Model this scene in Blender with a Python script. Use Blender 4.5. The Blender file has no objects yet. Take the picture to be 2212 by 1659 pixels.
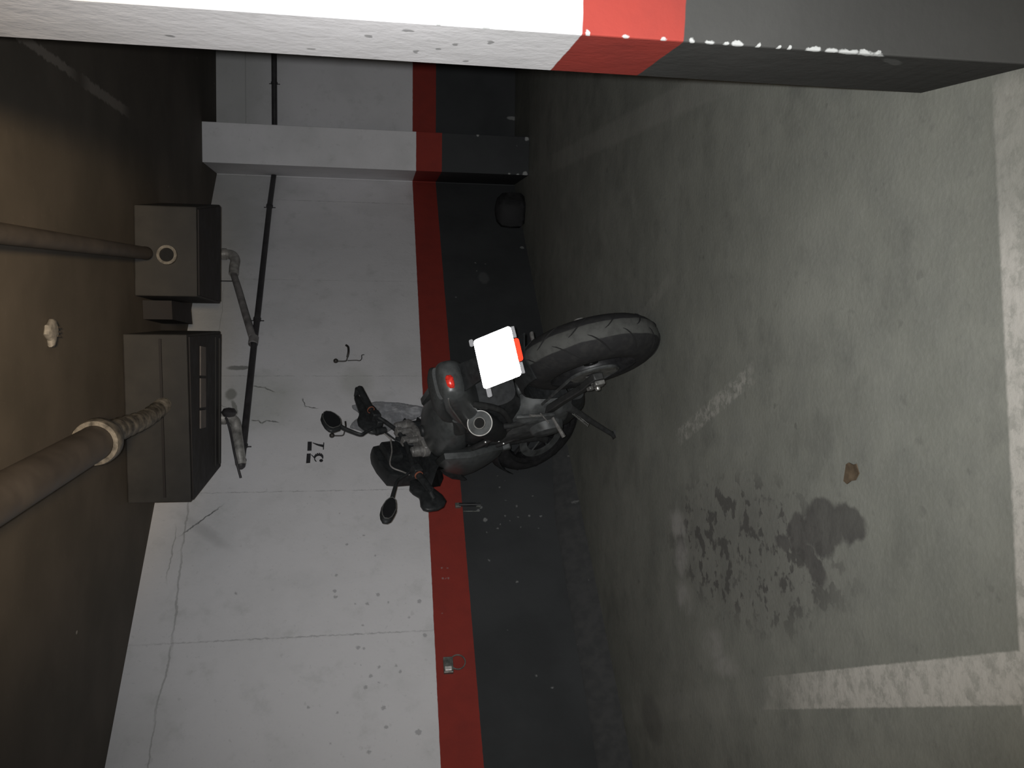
import bpy, math, random
from math import sin, cos, pi, radians
from mathutils import Vector, Matrix, Euler

random.seed(7)
SC = bpy.context.scene
COL = SC.collection

# ------------------------------------------------------------------ camera
FPX = 1785.0
H = 1.2
PITCH = math.atan(286 / FPX)
cam_data = bpy.data.cameras.new('camera')
cam = bpy.data.objects.new('camera', cam_data)
COL.objects.link(cam)
F = Vector((0, cos(PITCH), -sin(PITCH)))
U = Vector((0, sin(PITCH), cos(PITCH)))
# the phone was held sideways: picture-right is down, picture-up is the world's right
mx = Matrix.Identity(4)
for i in range(3):
    mx[i][0] = -U[i]
    mx[i][1] = (1, 0, 0)[i]
    mx[i][2] = -F[i]
mx.translation = Vector((0, 0, H))
cam.matrix_world = mx
cam_data.sensor_width = 36
cam_data.lens = FPX / 2212 * 36
cam_data.clip_start = 0.02
SC.camera = cam

# ------------------------------------------------------------------ light
w = bpy.data.worlds.new('World')
SC.world = w
w.use_nodes = True
w.node_tree.nodes['Background'].inputs[0].default_value = (0.75, 0.85, 1.0, 1)
w.node_tree.nodes['Background'].inputs[1].default_value = 0.004

flash = bpy.data.lights.new('phone_flash', 'SPOT')
flash.energy = 300
flash.spot_size = radians(96)
flash.spot_blend = 1.0
flash.shadow_soft_size = 0.012
flash.color = (0.975, 0.985, 1.0)
fo = bpy.data.objects.new('phone_flash', flash)
fo.location = (0.012, -0.005, H + 0.02)
fo.rotation_euler = Euler((pi / 2 - PITCH, 0, radians(-4)))
COL.objects.link(fo)

# unseen warm spot added low behind the camera, aimed to brighten the near ceiling
lamp = bpy.data.lights.new('ceiling_fill', 'SPOT')
lamp.energy = 1500
lamp.spot_size = radians(46)
lamp.spot_blend = 1.0
lamp.shadow_soft_size = 0.15
lamp.color = (1.0, 0.73, 0.42)
lo = bpy.data.objects.new('ceiling_fill', lamp)
lo.location = (0.1, -1.5, 0.95)
lo.rotation_euler = Euler((radians(90 + 31), 0, radians(-3)))
COL.objects.link(lo)

tube = bpy.data.lights.new('floor_fill', 'AREA')  # unseen warm area fill, added to brighten the near floor
tube.shape = 'RECTANGLE'
tube.size = 1.2
tube.size_y = 0.1
tube.energy = 42
tube.color = (1.0, 0.87, 0.66)
to = bpy.data.objects.new('floor_fill', tube)
to.location = (-0.7, -1.3, 2.12)
COL.objects.link(to)

SC.view_settings.view_transform = 'Standard'
SC.view_settings.look = 'None'
SC.view_settings.exposure = 0.0
SC.view_settings.gamma = 1.0
SC.view_settings.use_curve_mapping = False


# ------------------------------------------------------------------ node helpers
class NT:
    def __init__(s, name):
        s.m = bpy.data.materials.new(name)
        s.m.use_nodes = True
        s.t = s.m.node_tree
        s.bsdf = s.t.nodes['Principled BSDF']

    def node(s, typ, **kw):
        n = s.t.nodes.new(typ)
        for k, v in kw.items():
            setattr(n, k, v)
        return n

    def put(s, sock, v):
        if isinstance(v, bpy.types.NodeSocket):
            s.t.links.new(v, sock)
        else:
            sock.default_value = v

    def math(s, op, a, b=None, c=None, clamp=False):
        n = s.node('ShaderNodeMath', operation=op)
        n.use_clamp = clamp
        s.put(n.inputs[0], a)
        if b is not None:
            s.put(n.inputs[1], b)
        if c is not None:
            s.put(n.inputs[2], c)
        return n.outputs[0]

    def vmath(s, op, a, b=None):
        n = s.node('ShaderNodeVectorMath', operation=op)
        s.put(n.inputs[0], a)
        if b is not None:
            s.put(n.inputs[1], b)
        return n.outputs[1] if op in ('LENGTH', 'DISTANCE') else n.outputs[0]

    def coord(s, kind='Object'):
        return s.node('ShaderNodeTexCoord').outputs[kind]

    def pos(s):
        return s.node('ShaderNodeNewGeometry').outputs['Position']

    def noise(s, vec, scale, detail=3, rough=0.55, out=0):
        n = s.node('ShaderNodeTexNoise')
        s.put(n.inputs['Vector'], vec)
        n.inputs['Scale'].default_value = scale
        n.inputs['Detail'].default_value = detail
        n.inputs['Roughness'].default_value = rough
        return n.outputs[out]

    def voro(s, vec, scale, out=0, feature='F1'):
        n = s.node('ShaderNodeTexVoronoi', feature=feature)
        s.put(n.inputs['Vector'], vec)
        n.inputs['Scale'].default_value = scale
        return n.outputs[out]

    def rng(s, v, a, b, c=0.0, d=1.0, smooth=True):
        n = s.node('ShaderNodeMapRange')
        n.interpolation_type = 'SMOOTHSTEP' if smooth else 'LINEAR'
        s.put(n.inputs[0], v)
        for i, q in enumerate((a, b, c, d)):
            n.inputs[i + 1].default_value = q
        return n.outputs[0]

    def mix(s, fac, a, b, mode='MIX'):
        n = s.node('ShaderNodeMix', data_type='RGBA', blend_type=mode)
        s.put(n.inputs[0], fac)
        for sock, v in ((n.inputs[6], a), (n.inputs[7], b)):
            if isinstance(v, tuple) and len(v) == 3:
                v = (*v, 1)
            s.put(sock, v)
        return n.outputs[2]

    def xf(s, vec, loc, rot, scale):
        n = s.node('ShaderNodeMapping', vector_type='TEXTURE')
        s.put(n.inputs['Vector'], vec)
        n.inputs['Location'].default_value = loc
        n.inputs['Rotation'].default_value = rot
        n.inputs['Scale'].default_value = scale
        return n.outputs[0]

    def distort(s, vec, scale, amt, detail=3):
        nz = s.noise(vec, scale, detail, out=1)
        d = s.vmath('SUBTRACT', nz, (0.5, 0.5, 0.5))
        n = s.node('ShaderNodeVectorMath', operation='SCALE')
        s.put(n.inputs[0], d)
        n.inputs[3].default_value = amt
        return s.vmath('ADD', vec, n.outputs[0])

    def ell(s, vec, loc, rot, scale, soft=0.25):
        """1 inside an ellipse"""
        l = s.vmath('LENGTH', s.xf(vec, loc, rot, scale))
        return s.rng(l, 1 - soft, 1 + soft, 1.0, 0.0)

    def rect(s, vec, loc, rot, scale, soft=0.08):
        a = s.vmath('ABSOLUTE', s.xf(vec, loc, rot, scale))
        n = s.node('ShaderNodeSeparateXYZ')
        s.put(n.inputs[0], a)
        m = s.math('MAXIMUM', n.outputs[0], s.math('MAXIMUM', n.outputs[1], n.outputs[2]))
        return s.rng(m, 1 - soft, 1 + soft, 1.0, 0.0)

    def bump(s, h, strength=0.3, dist=0.01):
        n = s.node('ShaderNodeBump')
        n.inputs['Strength'].default_value = strength
        n.inputs['Distance'].default_value = dist
        s.put(n.inputs['Height'], h)
        s.t.links.new(n.outputs[0], s.bsdf.inputs['Normal'])

    def done(s, col, rough=0.8, metal=0.0, spec=0.3):
        if isinstance(col, tuple) and len(col) == 3:
            col = (*col, 1)
        s.put(s.bsdf.inputs['Base Color'], col)
        s.put(s.bsdf.inputs['Roughness'], rough)
        s.put(s.bsdf.inputs['Metallic'], metal)
        s.bsdf.inputs['Specular IOR Level'].default_value = spec
        return s.m


def mat(name, c, rough=0.6, metal=0.0, var=0.25, scale=40, spec=0.4, bump=0.0):
    """plain procedural surface with a little noise in tone and gloss"""
    t = NT(name)
    v = t.coord()
    n = t.noise(v, scale, 4)
    k = t.rng(n, 0.3, 0.7, 1 - var, 1 + var, False)
    mul = t.node('ShaderNodeVectorMath', operation='SCALE')
    mul.inputs[0].default_value = c
    t.put(mul.inputs[3], k)
    if bump:
        t.bump(n, bump, 0.004)
    return t.done(mul.outputs[0], t.rng(n, 0.3, 0.7, rough * 0.85, min(1, rough * 1.15), False), metal, spec)


def retro(name, c, rough=0.28, k=1.0):
    """retroreflective sheeting: glass beads send light back where it came from"""
    t = NT(name)
    g = t.node('ShaderNodeNewGeometry')
    gl = t.node('ShaderNodeBsdfGlossy')
    gl.inputs['Color'].default_value = (*[x * k for x in c], 1)
    gl.inputs['Roughness'].default_value = rough
    t.t.links.new(g.outputs['Incoming'], gl.inputs['Normal'])
    df = t.node('ShaderNodeBsdfDiffuse')
    df.inputs['Color'].default_value = (*[x * 0.7 for x in c], 1)
    v = t.coord()
    n = t.noise(v, 300, 2)
    ms = t.node('ShaderNodeMixShader')
    t.put(ms.inputs[0], t.rng(n, 0.2, 0.8, 0.62, 0.78))
    t.t.links.new(df.outputs[0], ms.inputs[1])
    t.t.links.new(gl.outputs[0], ms.inputs[2])
    out = [q for q in t.t.nodes if q.type == 'OUTPUT_MATERIAL'][0]
    t.t.links.new(ms.outputs[0], out.inputs[0])
    return t.m


# ------------------------------------------------------------------ wall paint
WHITE = (0.76, 0.75, 0.76)
GREY = (0.78, 0.77, 0.79)
RED = (0.29, 0.046, 0.036)
DARK = (0.056, 0.059, 0.061)
ZT, ZB = 0.913, 0.708


def paint(name, zt, zb, marks=None, soot=True, wear=1.0, dark=DARK):
    t = NT(name)
    p = t.pos()
    o = t.coord('Object')
    sep = t.node('ShaderNodeSeparateXYZ')
    t.put(sep.inputs[0], p)
    z = t.math('ADD', sep.outputs[2], t.math('MULTIPLY', t.math('SUBTRACT', t.noise(p, 25, 2), 0.5), 0.004))
    n1 = t.noise(p, 2.2, 5)
    n2 = t.noise(p, 60, 3)
    base = t.mix(t.rng(n1, 0.42, 0.75, 0.0, 0.55), WHITE, (0.60, 0.60, 0.60))
    base = t.mix(t.rng(n2, 0.62, 0.8, 0.0, 0.35), base, (0.45, 0.45, 0.46))
    base = t.mix(t.rng(t.noise(p, 6.5, 6, .65), 0.52, 0.78, 0.0, 0.38), base, (0.47, 0.48, 0.46))
    base = t.mix(t.rng(t.noise(p, 22, 4), 0.66, 0.74, 0.0, 0.22), base, (0.36, 0.36, 0.35))
    lowd = t.mix(t.rng(n1, 0.35, 0.7, 0.0, 1.0), dark, tuple(q * 0.8 for q in dark))
    if marks:
        base, extra = marks(t, o, base)
    else:
        extra = None
    redc = t.mix(t.rng(t.noise(p, 9, 4), 0.35, 0.75, 0, 0.6), RED, (0.23, 0.042, 0.035))
    c = t.mix(t.rng(z, zt - 0.0015, zt + 0.0015), redc, base)
    c = t.mix(t.rng(z, zb - 0.0015, zb + 0.0015), lowd, c)
    if extra is not None:
        c = t.mix(extra, c, (0.42, 0.43, 0.42))
    t.bump(t.math('ADD', t.math('MULTIPLY', n2, 0.3), t.noise(p, 12, 4)), 0.25, 0.01)
    return t.done(c, 0.85, 0, 0.06)


def spots(t, vec, lst, soft=0.006):
    """union of round chips (x, z, radius) on a wall lying in local XZ"""
    cur = None
    for (x, zz, r) in lst:
        d = t.math('SUBTRACT', t.vmath('DISTANCE', vec, (x, 0, zz)), r)
        cur = d if cur is None else t.math('MINIMUM', cur, d)
    return t.rng(cur, -soft, soft, 1.0, 0.0)


def lines(t, vec, segs, cur=None):
    for (x0, z0, x1, z1, hw) in segs:
        L = math.hypot(x1 - x0, z1 - z0) / 2
        a = math.atan2(z1 - z0, x1 - x0)
        m = t.rect(vec, ((x0 + x1) / 2, 0, (z0 + z1) / 2), (0, -a, 0), (L, 1, hw), 0.5)
        cur = m if cur is None else t.math('MAXIMUM', cur, m)
    return cur


def left_marks(t, o, base):
    sx = t.node('ShaderNodeSeparateXYZ')
    t.put(sx.inputs[0], o)
    comb = t.node('ShaderNodeCombineXYZ')
    t.put(comb.inputs[0], sx.outputs[0])
    t.put(comb.inputs[2], sx.outputs[2])
    flat = comb.outputs[0]
    d1 = t.distort(flat, 45, 0.022, 3)
    d2 = t.distort(flat, 9, 0.05, 5)
    dark = [(3.515, 1.433, .005), (3.672, 1.29, .008), (3.728, 1.384, .007), (3.809, 1.225, .008), (3.925, 1.435, .008),
            (4.023, 1.442, .010), (4.06, 1.435, .011), (4.105, 1.329, .006), (4.108, 1.264, .009), (4.056, 1.209, .012),
            (4.104, 1.154, .007), (4.106, .986, .013), (4.199, 1.044, .007), (4.233, 1.288, .008), (4.356, 1.31, .011),
            (4.363, 1.281, .008), (4.306, .962, .012), (4.452, 1.294, .004), (4.468, 1.202, .009), (4.466, 1.116, .008),
            (4.499, 1.096, .009), (4.513, 1.245, .010), (4.549, 1.204, .006), (4.57, 1.269, .011), (4.655, 1.545, .008),
            (4.68, 1.181, .012), (4.692, 1.404, .006), (4.776, 1.169, .011), (4.811, 1.013, .017), (4.888, 1.25, .010),
            (4.015, 1.96, .009), (4.837, 1.432, .005)]
    m = t.math('MULTIPLY', spots(t, t.distort(flat, 85, .022, 4), [(a, b_, c_ * .9) for a, b_, c_ in dark], .004), 0.45)
    base = t.mix(m, base, (0.16, 0.16, 0.17))
    # thin plaster joints and cracks
    j = lines(t, d1, [(4.28, .92, 4.285, 2.35, .004), (3.35, .92, 3.35, 2.4, .003), (2.394, .92, 2.396, 2.3, .002),
                      (.345, .92, .345, 2.0, .004), (1.38, .92, 1.39, 2.3, .0015)])
    base = t.mix(t.math('MULTIPLY', j, t.rng(t.noise(flat, 14, 3), 0.35, 0.6, 0.08, 0.5)), base, (0.25, 0.25, 0.25))
    c = lines(t, d2, [(1.5, 2.33, 2.0, 2.30, .0025), (3.40, 2.29, 3.74, 2.277, .004), (3.74, 2.277, 4.28, 2.24, .005),
                      (4.28, 2.24, 4.65, 2.255, .004), (4.65, 2.255, 5.2, 2.235, .003), (3.6, 2.33, 3.9, 2.325, .003)])
    base = t.mix(t.math('MULTIPLY', c, 0.45), base, (0.20, 0.20, 0.19))
    c2 = lines(t, d1, [(2.49, 2.02, 2.50, 1.955, .005), (2.50, 1.955, 2.54, 1.89, .004), (2.788, 2.0, 2.79, 1.96, .004),
                       (2.79, 1.96, 2.816, 1.936, .005), (2.816, 1.936, 2.789, 1.913, .005),
                       (2.789, 1.913, 2.805, 1.84, .004), (2.606, 1.70, 2.671, 1.676, .004), (2.671, 1.676, 2.69, 1.60, .003),
                       (2.60, 2.33, 2.68, 2.16, .0015), (3.46, 2.12, 3.62, 2.28, .004)])
    base = t.mix(t.math('MULTIPLY', c2, 0.85), base, (0.10, 0.10, 0.10))
    sm = t.ell(d2, (2.32, 0, 2.13), (0, 0.05, 0), (.02, 1, .075))
    sm = t.math('MAXIMUM', sm, t.ell(d2, (2.56, 0, 2.16), (0, 0, 0), (.05, 1, .035)))
    sm = t.math('MAXIMUM', sm, t.ell(d2, (2.68, 0, 2.12), (0, 0.3, 0), (.07, 1, .015)))
    base = t.mix(t.math('MULTIPLY', sm, 0.75), base, (0.13, 0.13, 0.12))
    # grey-green tone that strengthens towards the top and soot round the pipe
    g = t.math('MULTIPLY', t.rng(t.math('ADD', sx.outputs[2], t.math('MULTIPLY', t.noise(flat, 3, 4), 0.3)), 2.1, 2.5), 0.45)
    g = t.math('MULTIPLY', g, t.rng(sx.outputs[0], 2.6, 3.4, 1.0, 0.1))
    base = t.mix(g, base, (0.34, 0.35, 0.32))
    blot = t.ell(d2, (2.45, 0, 1.35), (0, 0, 0), (.12, 1, .10), 0.6)
    blot = t.math('MAXIMUM', blot, t.ell(d2, (2.62, 0, 1.95), (0, 0, 0), (.22, 1, .22), 0.6))
    base = t.mix(t.math('MULTIPLY', blot, 0.35), base, (0.40, 0.42, 0.36))
    sc = t.ell(d2, (3.62, 0, 2.17), (0, 0.9, 0), (.15, 1, .03), 0.7)
    base = t.mix(t.math('MULTIPLY', sc, 0.35), base, (0.35, 0.35, 0.35))
    white = [(3.351, .469, .006), (3.587, .578, .017), (3.494, .378, .008), (3.573, .378, .006), (3.567, .309, .008),
             (3.57, .237, .008), (3.654, .263, .005), (3.563, .454, .006), (3.651, .509, .008), (3.498, .596, .009),
             (3.518, .614, .010), (3.866, .581, .005), (4.011, .433, .008), (3.673, .575, .004), (3.645, .37, .003),
             (4.629, .321, .007), (4.561, .395, .005), (3.904, .852, .005), (3.905, .821, .005), (3.97, .852, .006),
             (3.971, .82, .006), (3.972, .836, .004), (4.185, .867, .003), (1.131, .442, .008), (1.14, .364, .005),
             (1.231, .439, .007), (1.556, .625, .007), (.914, .036, .02), (.593, .062, .012),
             (3.45, .44, .004), (3.26, .47, .003), (3.30, .43, .002), (3.62, .49, .005), (3.60, .43, .003),
             (3.20, .33, .003), (3.42, .27, .004), (4.30, .52, .003)]
    ex = spots(t, d1, [(a, b_, c_ * .8) for a, b_, c_ in white], .004)
    ex = t.math('MAXIMUM', ex, t.math('MULTIPLY', t.ell(d1, (1.316, 0, .391), (0, 0, 0), (.07, 1, .04)), 0.22))
    ex = t.math('MULTIPLY', ex, 0.42)
    return base, ex


M = {}
M['wall_left'] = paint('painted_wall_left', ZT, ZB, left_marks)


def right_marks(t, o, base):
    sx = t.node('ShaderNodeSeparateXYZ')
    t.put(sx.inputs[0], o)
    z = sx.outputs[2]
    d1 = t.distort(o, 30, 0.02, 3)
    j = t.math('MULTIPLY', t.rng(t.math('ABSOLUTE', t.math('SUBTRACT', z, 2.33)), 0.003, 0.006, 1, 0), 0.4)
    base = t.mix(j, base, (0.25, 0.25, 0.25))
    g = t.math('MULTIPLY', t.rng(t.math('ADD', z, t.math('MULTIPLY', t.noise(o, 3, 4), 0.3)), 2.1, 2.5), 0.45)
    base = t.mix(g, base, (0.36, 0.37, 0.34))
    ex = t.math('MULTIPLY', t.ell(d1, (0.60, 0, 0.02), (0, 0, 0), (.018, 1, .05)), 0.45)
    return base, ex


M['wall_right'] = paint('painted_wall_right', ZT, ZB, right_marks)


def pil_marks(t, o, base):
    d1 = t.distort(o, 40, 0.02, 3)
    m = None
    for (x, y, z, r) in ((1.70, 6.62, .16, .012), (1.70, 6.62, .09, .011), (1.71, 6.62, .03, .02), (2.0, 6.6, .42, .01),
                         (1.99, 6.6, .02, .018), (1.93, 6.6, .10, .007), (1.77, 6.62, 2.05, .0)):
        d = t.math('SUBTRACT', t.vmath('DISTANCE', d1, (x, y, z)), r)
        m = d if m is None else t.math('MINIMUM', m, d)
    return base, t.math('MULTIPLY', t.rng(m, -.005, .005, 1, 0), 0.7)


M['pilaster'] = paint('painted_pilaster', ZT, ZB, pil_marks)


def pillar_marks(t, o, base):
    """scuffs and knocked corners; o is in world metres, corner edge at (.612, 1.41)"""
    d1 = t.distort(o, 55, 0.016, 4)
    m = None
    for z, hl in ((.648, .006), (.612, .010), (.583, .008), (.563, .012), (.52, .004), (.482, .006), (.46, .004), (.415, .014),
                  (.378, .012), (.345, .020), (.31, .015), (.285, .014), (.77, .007), (.70, .006), (.84, .004),
                  (1.02, .006), (1.10, .005)):
        e = t.vmath('LENGTH', t.xf(d1, (.612, 1.41, z), (0, 0, 0), (.0065, .0065, hl)))
        m = e if m is None else t.math('MINIMUM', m, e)
    chips = t.rng(m, 0.8, 1.2, 0.95, 0.0)
    # scrapes on the side face
    n = t.noise(t.vmath('MULTIPLY', o, (14, 14, 5)), 1.0, 4)
    sc = t.math('MULTIPLY', t.rng(n, 0.66, 0.72, 0, 1), 0.45)
    base = t.mix(sc, base, (0.42, 0.42, 0.42))
    m2 = None
    for (x, y, z, rx, rz) in ((.630, 1.53, 1.06, .010, .006), (.636, 1.57, 1.09, .008, .006), (.62, 1.46, 1.15, .007, .010),
                              (.64, 1.60, 1.13, .012, .005), (.628, 1.51, 1.22, .010, .007), (.646, 1.65, 1.03, .008, .006),
                              (.644, 1.63, 1.33, .008, .010), (.64, 1.6, 1.58, .008, .010), (.625, 1.5, 1.0, .012, .006)):
        e = t.vmath('LENGTH', t.xf(d1, (x, y, z), (0, 0, 0), (.02, rx, rz)))
        m2 = e if m2 is None else t.math('MINIMUM', m2, e)
    base = t.mix(t.rng(m2, .7, 1.2, .7, 0), base, (0.22, 0.22, 0.22))
    pale = t.ell(d1, (.617, 1.44, .235), (0.6, 0, 0), (.03, .012, .03))
    pale = t.math('MULTIPLY', pale, 0.10)
    return base, t.math('MAXIMUM', chips, pale)


M['pillar'] = paint('painted_pillar', 0.850, 0.663, pillar_marks, dark=(0.060, 0.060, 0.057))


# ------------------------------------------------------------------ floor
def floor_mat():
    t = NT('garage_floor_concrete')
    p = t.pos()
    big = t.noise(p, 1.3, 5, 0.6)
    mid = t.noise(p, 7, 5, 0.6)
    fine = t.noise(p, 70, 3)
    col = t.mix(t.rng(big, 0.3, 0.7), (0.172, 0.178, 0.156), (0.232, 0.238, 0.211))
    col = t.mix(t.rng(mid, 0.35, 0.75, 0, 0.5), col, (0.146, 0.152, 0.138))
    col = t.mix(t.rng(fine, 0.45, 0.75, 0, 0.25), col, (0.238, 0.240, 0.222))
    col = t.mix(t.rng(t.noise(p, 3.2, 6, .68), 0.48, 0.72, 0, 0.55), col, (0.118, 0.122, 0.110))
    col = t.mix(t.rng(t.noise(p, 18, 5, .6), 0.60, 0.72, 0, 0.35), col, (0.105, 0.107, 0.098))
    d = t.distort(p, 14, 0.07, 5)
    e = t.distort(p, 50, 0.03, 4)
    # oil stain: dark solid blot plus a speckled trail
    blot = None
    for (x, y, a, b, r) in ((-.39, 2.10, .075, .12, .3), (-.44, 2.24, .06, .05, 0), (-.36, 1.99, .05, .09, 0),
                            (-.50, 2.17, .035, .09, -.5), (-.475, 2.33, .028, .05, 0)):
        q = t.ell(d, (x, y, 0), (0, 0, r), (a, b, 9), 0.14)
        blot = q if blot is None else t.math('MAXIMUM', blot, q)
    col = t.mix(t.math('MULTIPLY', blot, t.rng(mid, .3, .7, .75, 1.0)), col, (0.075, 0.074, 0.070))
    trail = t.ell(d, (-.56, 2.65, 0), (0, 0, 0.12), (.23, .62, 9), 0.35)
    sp = t.rng(t.noise(e, 13, 3), 0.53, 0.59)
    sp2 = t.rng(t.noise(e, 26, 3), 0.58, 0.64)
    tr = t.math('MULTIPLY', trail, t.math('MAXIMUM', sp, t.math('MULTIPLY', sp2, 0.6)))
    col = t.mix(t.math('MULTIPLY', tr, 0.85), col, (0.062, 0.062, 0.058))
    col = t.mix(t.math('MULTIPLY', trail, 0.25), col, (0.125, 0.12, 0.115))
    # scattered faint drips
    sc = t.math('MULTIPLY', t.rng(t.voro(e, 5.5), 0.05, 0.09, 1, 0), t.rng(t.noise(p, 3.1, 2), .5, .56))
    col = t.mix(t.math('MULTIPLY', sc, 0.5), col, (0.085, 0.085, 0.078))
    # dusty pale scuffs
    pale = None
    for (x, y, a, b, r) in ((-.57, 3.22, .05, .10, 0), (-.70, 3.17, .07, .07, 0), (-.85, 3.15, .06, .08, 0),
                            (-.95, 2.86, .05, .09, .3), (-.99, 2.75, .04, .10, .3)):
        q = t.ell(d, (x, y, 0), (0, 0, r), (a, b, 9), 0.5)
        pale = q if pale is None else t.math('MAXIMUM', pale, q)
    col = t.mix(t.math('MULTIPLY', pale, t.rng(mid, .35, .65, .1, .55)), col, (0.38, 0.37, 0.355))
    # worn white paint lines
    wear = t.rng(t.noise(e, 22, 5, 0.7), 0.30, 0.62)
    wear2 = t.rng(t.noise(e, 30, 5, 0.7), 0.42, 0.6)

    def seg(x0, y0, x1, y1, hw, soft=0.06):
        L = math.hypot(x1 - x0, y1 - y0) / 2
        a = math.atan2(y1 - y0, x1 - x0)
        return t.rect(t.distort(p, 60, 0.006, 3), ((x0 + x1) / 2, (y0 + y1) / 2, 0), (0, 0, a), (L, hw, 9), soft)
    sy = t.node('ShaderNodeSeparateXYZ')
    t.put(sy.inputs[0], p)
    A = seg(-.44, 1.10, -1.06, 2.66, .048)
    A = t.math('MULTIPLY', A, t.rng(t.math('ADD', sy.outputs[1], t.math('MULTIPLY', t.noise(p, 9, 3), .3)), 2.15, 2.75, 1.0, 0.0))
    A2 = t.math('MULTIPLY', seg(-1.0, 2.5, -1.75, 4.2, .05, .4), 0.08)
    Bm = seg(-.62, 1.305, .60, 1.383, .085)
    Bm = t.math('MULTIPLY', Bm, t.rng(sy.outputs[0], .20, .40, 1.0, 0.35))
    D = t.math('MULTIPLY', seg(0.03, 2.55, -.215, 3.2, .034, .2), t.math('MULTIPLY', wear2, 0.5))
    D2 = t.math('MULTIPLY', seg(.445, 3.30, .30, 3.72, .03, .3), t.math('MULTIPLY', wear, 0.16))
    C = t.math('MULTIPLY', seg(1.08, 2.75, 1.56, 5.75, .06, .25), 0.17)
    pw = t.math('MULTIPLY', t.math('MAXIMUM', A, Bm), t.rng(wear, 0, 1, .45, 1.0))
    for q in (A2, D, D2, C):
        pw = t.math('MAXIMUM', pw, q)
    col = t.mix(t.math('MULTIPLY', pw, 0.85), col, (0.47, 0.455, 0.42))
    # dark smudge near the worn line and by the kerb
    sm = t.ell(d, (-1.50, 3.55, 0), (0, 0, 0), (.10, .14, 9), .3)
    sm = t.math('MULTIPLY', sm, 0.45)
    col = t.mix(sm, col, (0.09, 0.09, 0.085))
    t.bump(t.math('ADD', t.math('MULTIPLY', fine, .4), mid), 0.25, 0.01)
    return t.done(col, t.rng(mid, .3, .7, .55, .75), 0, 0.25)


M['floor'] = floor_mat()


def kerb_mat():
    t = NT('mortar_kerb')
    p = t.pos()
    n = t.noise(p, 20, 5)
    c = t.mix(t.rng(n, .3, .7), (0.046, 0.048, 0.049), (0.062, 0.063, 0.063))
    e = t.distort(p, 30, 0.03, 4)
    ch = t.rng(t.noise(e, 9, 3), 0.70, 0.74)
    c = t.mix(t.math('MULTIPLY', ch, .5), c, (0.24, 0.24, 0.235))
    return t.done(c, 0.85)


M['kerb'] = kerb_mat()


def ceil_mat():
    t = NT('brown_ceiling')
    p = t.pos()
    n = t.noise(p, 2.5, 5)
    c = t.mix(t.rng(n, .3, .7), (0.078, 0.067, 0.054), (0.106, 0.090, 0.073))
    c = t.mix(t.rng(t.noise(p, 45, 3), .6, .8, 0, .3), c, (0.15, .125, .105))
    e = t.distort(p, 25, 0.04, 4)
    # pale scraped streak in the right-hand corner
    q = t.rect(e, (1.20, 3.22, 0), (0, 0, math.atan2(1.226, .174)), (.34, .018, 9), .3)
    q = t.math('MAXIMUM', q, t.rect(e, (1.315, 4.05, 0), (0, 0, math.atan2(1.226, .174)), (.33, .024, 9), .3))
    c = t.mix(t.math('MULTIPLY', q, .42), c, (0.36, .32, .28))
    # small white specks
    s = t.math('MULTIPLY', t.rng(t.voro(e, 3.2), .02, .035, 1, 0), .6)
    c = t.mix(s, c, (0.6, .56, .5))
    return t.done(c, 0.85)


M['ceiling'] = ceil_mat()
M['box'] = mat('duct_box_paint', (0.036, 0.034, 0.031), 0.75, var=.35, scale=9)
M['box_dark'] = mat('duct_box_seam_shade', (0.018, 0.015, 0.014), 0.7, var=.4, scale=12)  # darker box colour for seam and link, also painted shade on the undersides
M['box_pale'] = mat('duct_box_pale_strip', (0.15, 0.13, 0.115), 0.7, var=.3, scale=14)
M['pipe_dark'] = mat('dark_pipe', (0.045, 0.043, 0.045), 0.5, var=.3, scale=14)
M['pipe_grey'] = mat('grey_pipe', (0.19, 0.18, 0.175), 0.55, var=.4, scale=14)
M['galv'] = mat('galvanised_elbow', (0.36, 0.35, 0.33), 0.4, 0.35, var=.4, scale=25)
M['foil'] = mat('crumpled_foil', (0.150, 0.135, 0.112), 0.55, 0.2, var=.6, scale=30, bump=.8)
M['pvc'] = mat('brown_pvc', (0.074, 0.062, 0.052), 0.6, var=.2, scale=8)
M['fitting'] = mat('off_white_fitting', (0.19, 0.18, 0.165), 0.7, var=.3, scale=60)
M['slot'] = mat('fitting_slot', (0.06, 0.05, 0.04), 0.8)
M['rubber'] = mat('tyre_rubber', (0.020, 0.020, 0.021), 0.75, var=.3, scale=30, spec=.3)
M['groove'] = mat('groove_shade_rubber', (0.012, 0.012, 0.012), 0.9)
M['tread'] = mat('dusty_tread', (0.078, 0.078, 0.073), 0.85, var=.35, scale=35, spec=.2)
def tyre_mat():
    t = NT('dusty_rear_tyre')
    o = t.coord()
    sp = t.node('ShaderNodeSeparateXYZ')
    t.put(sp.inputs[0], o)
    n = t.noise(t.vmath('MULTIPLY', o, (40, 9, 9)), 1.0, 4)
    ax = t.math('ADD', t.math('ABSOLUTE', t.math('SUBTRACT', sp.outputs[0], .004)), t.math('MULTIPLY', t.math('SUBTRACT', n, .5), .022))
    n2 = t.noise(o, 30, 4)
    c = t.mix(t.rng(ax, .031, .037), (0.082, 0.084, 0.079), (0.021, 0.021, 0.022))
    c = t.mix(t.rng(n2, .4, .7, 0, .5), c, (0.04, 0.04, 0.038))
    return t.done(c, .8, 0, .25)


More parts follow.
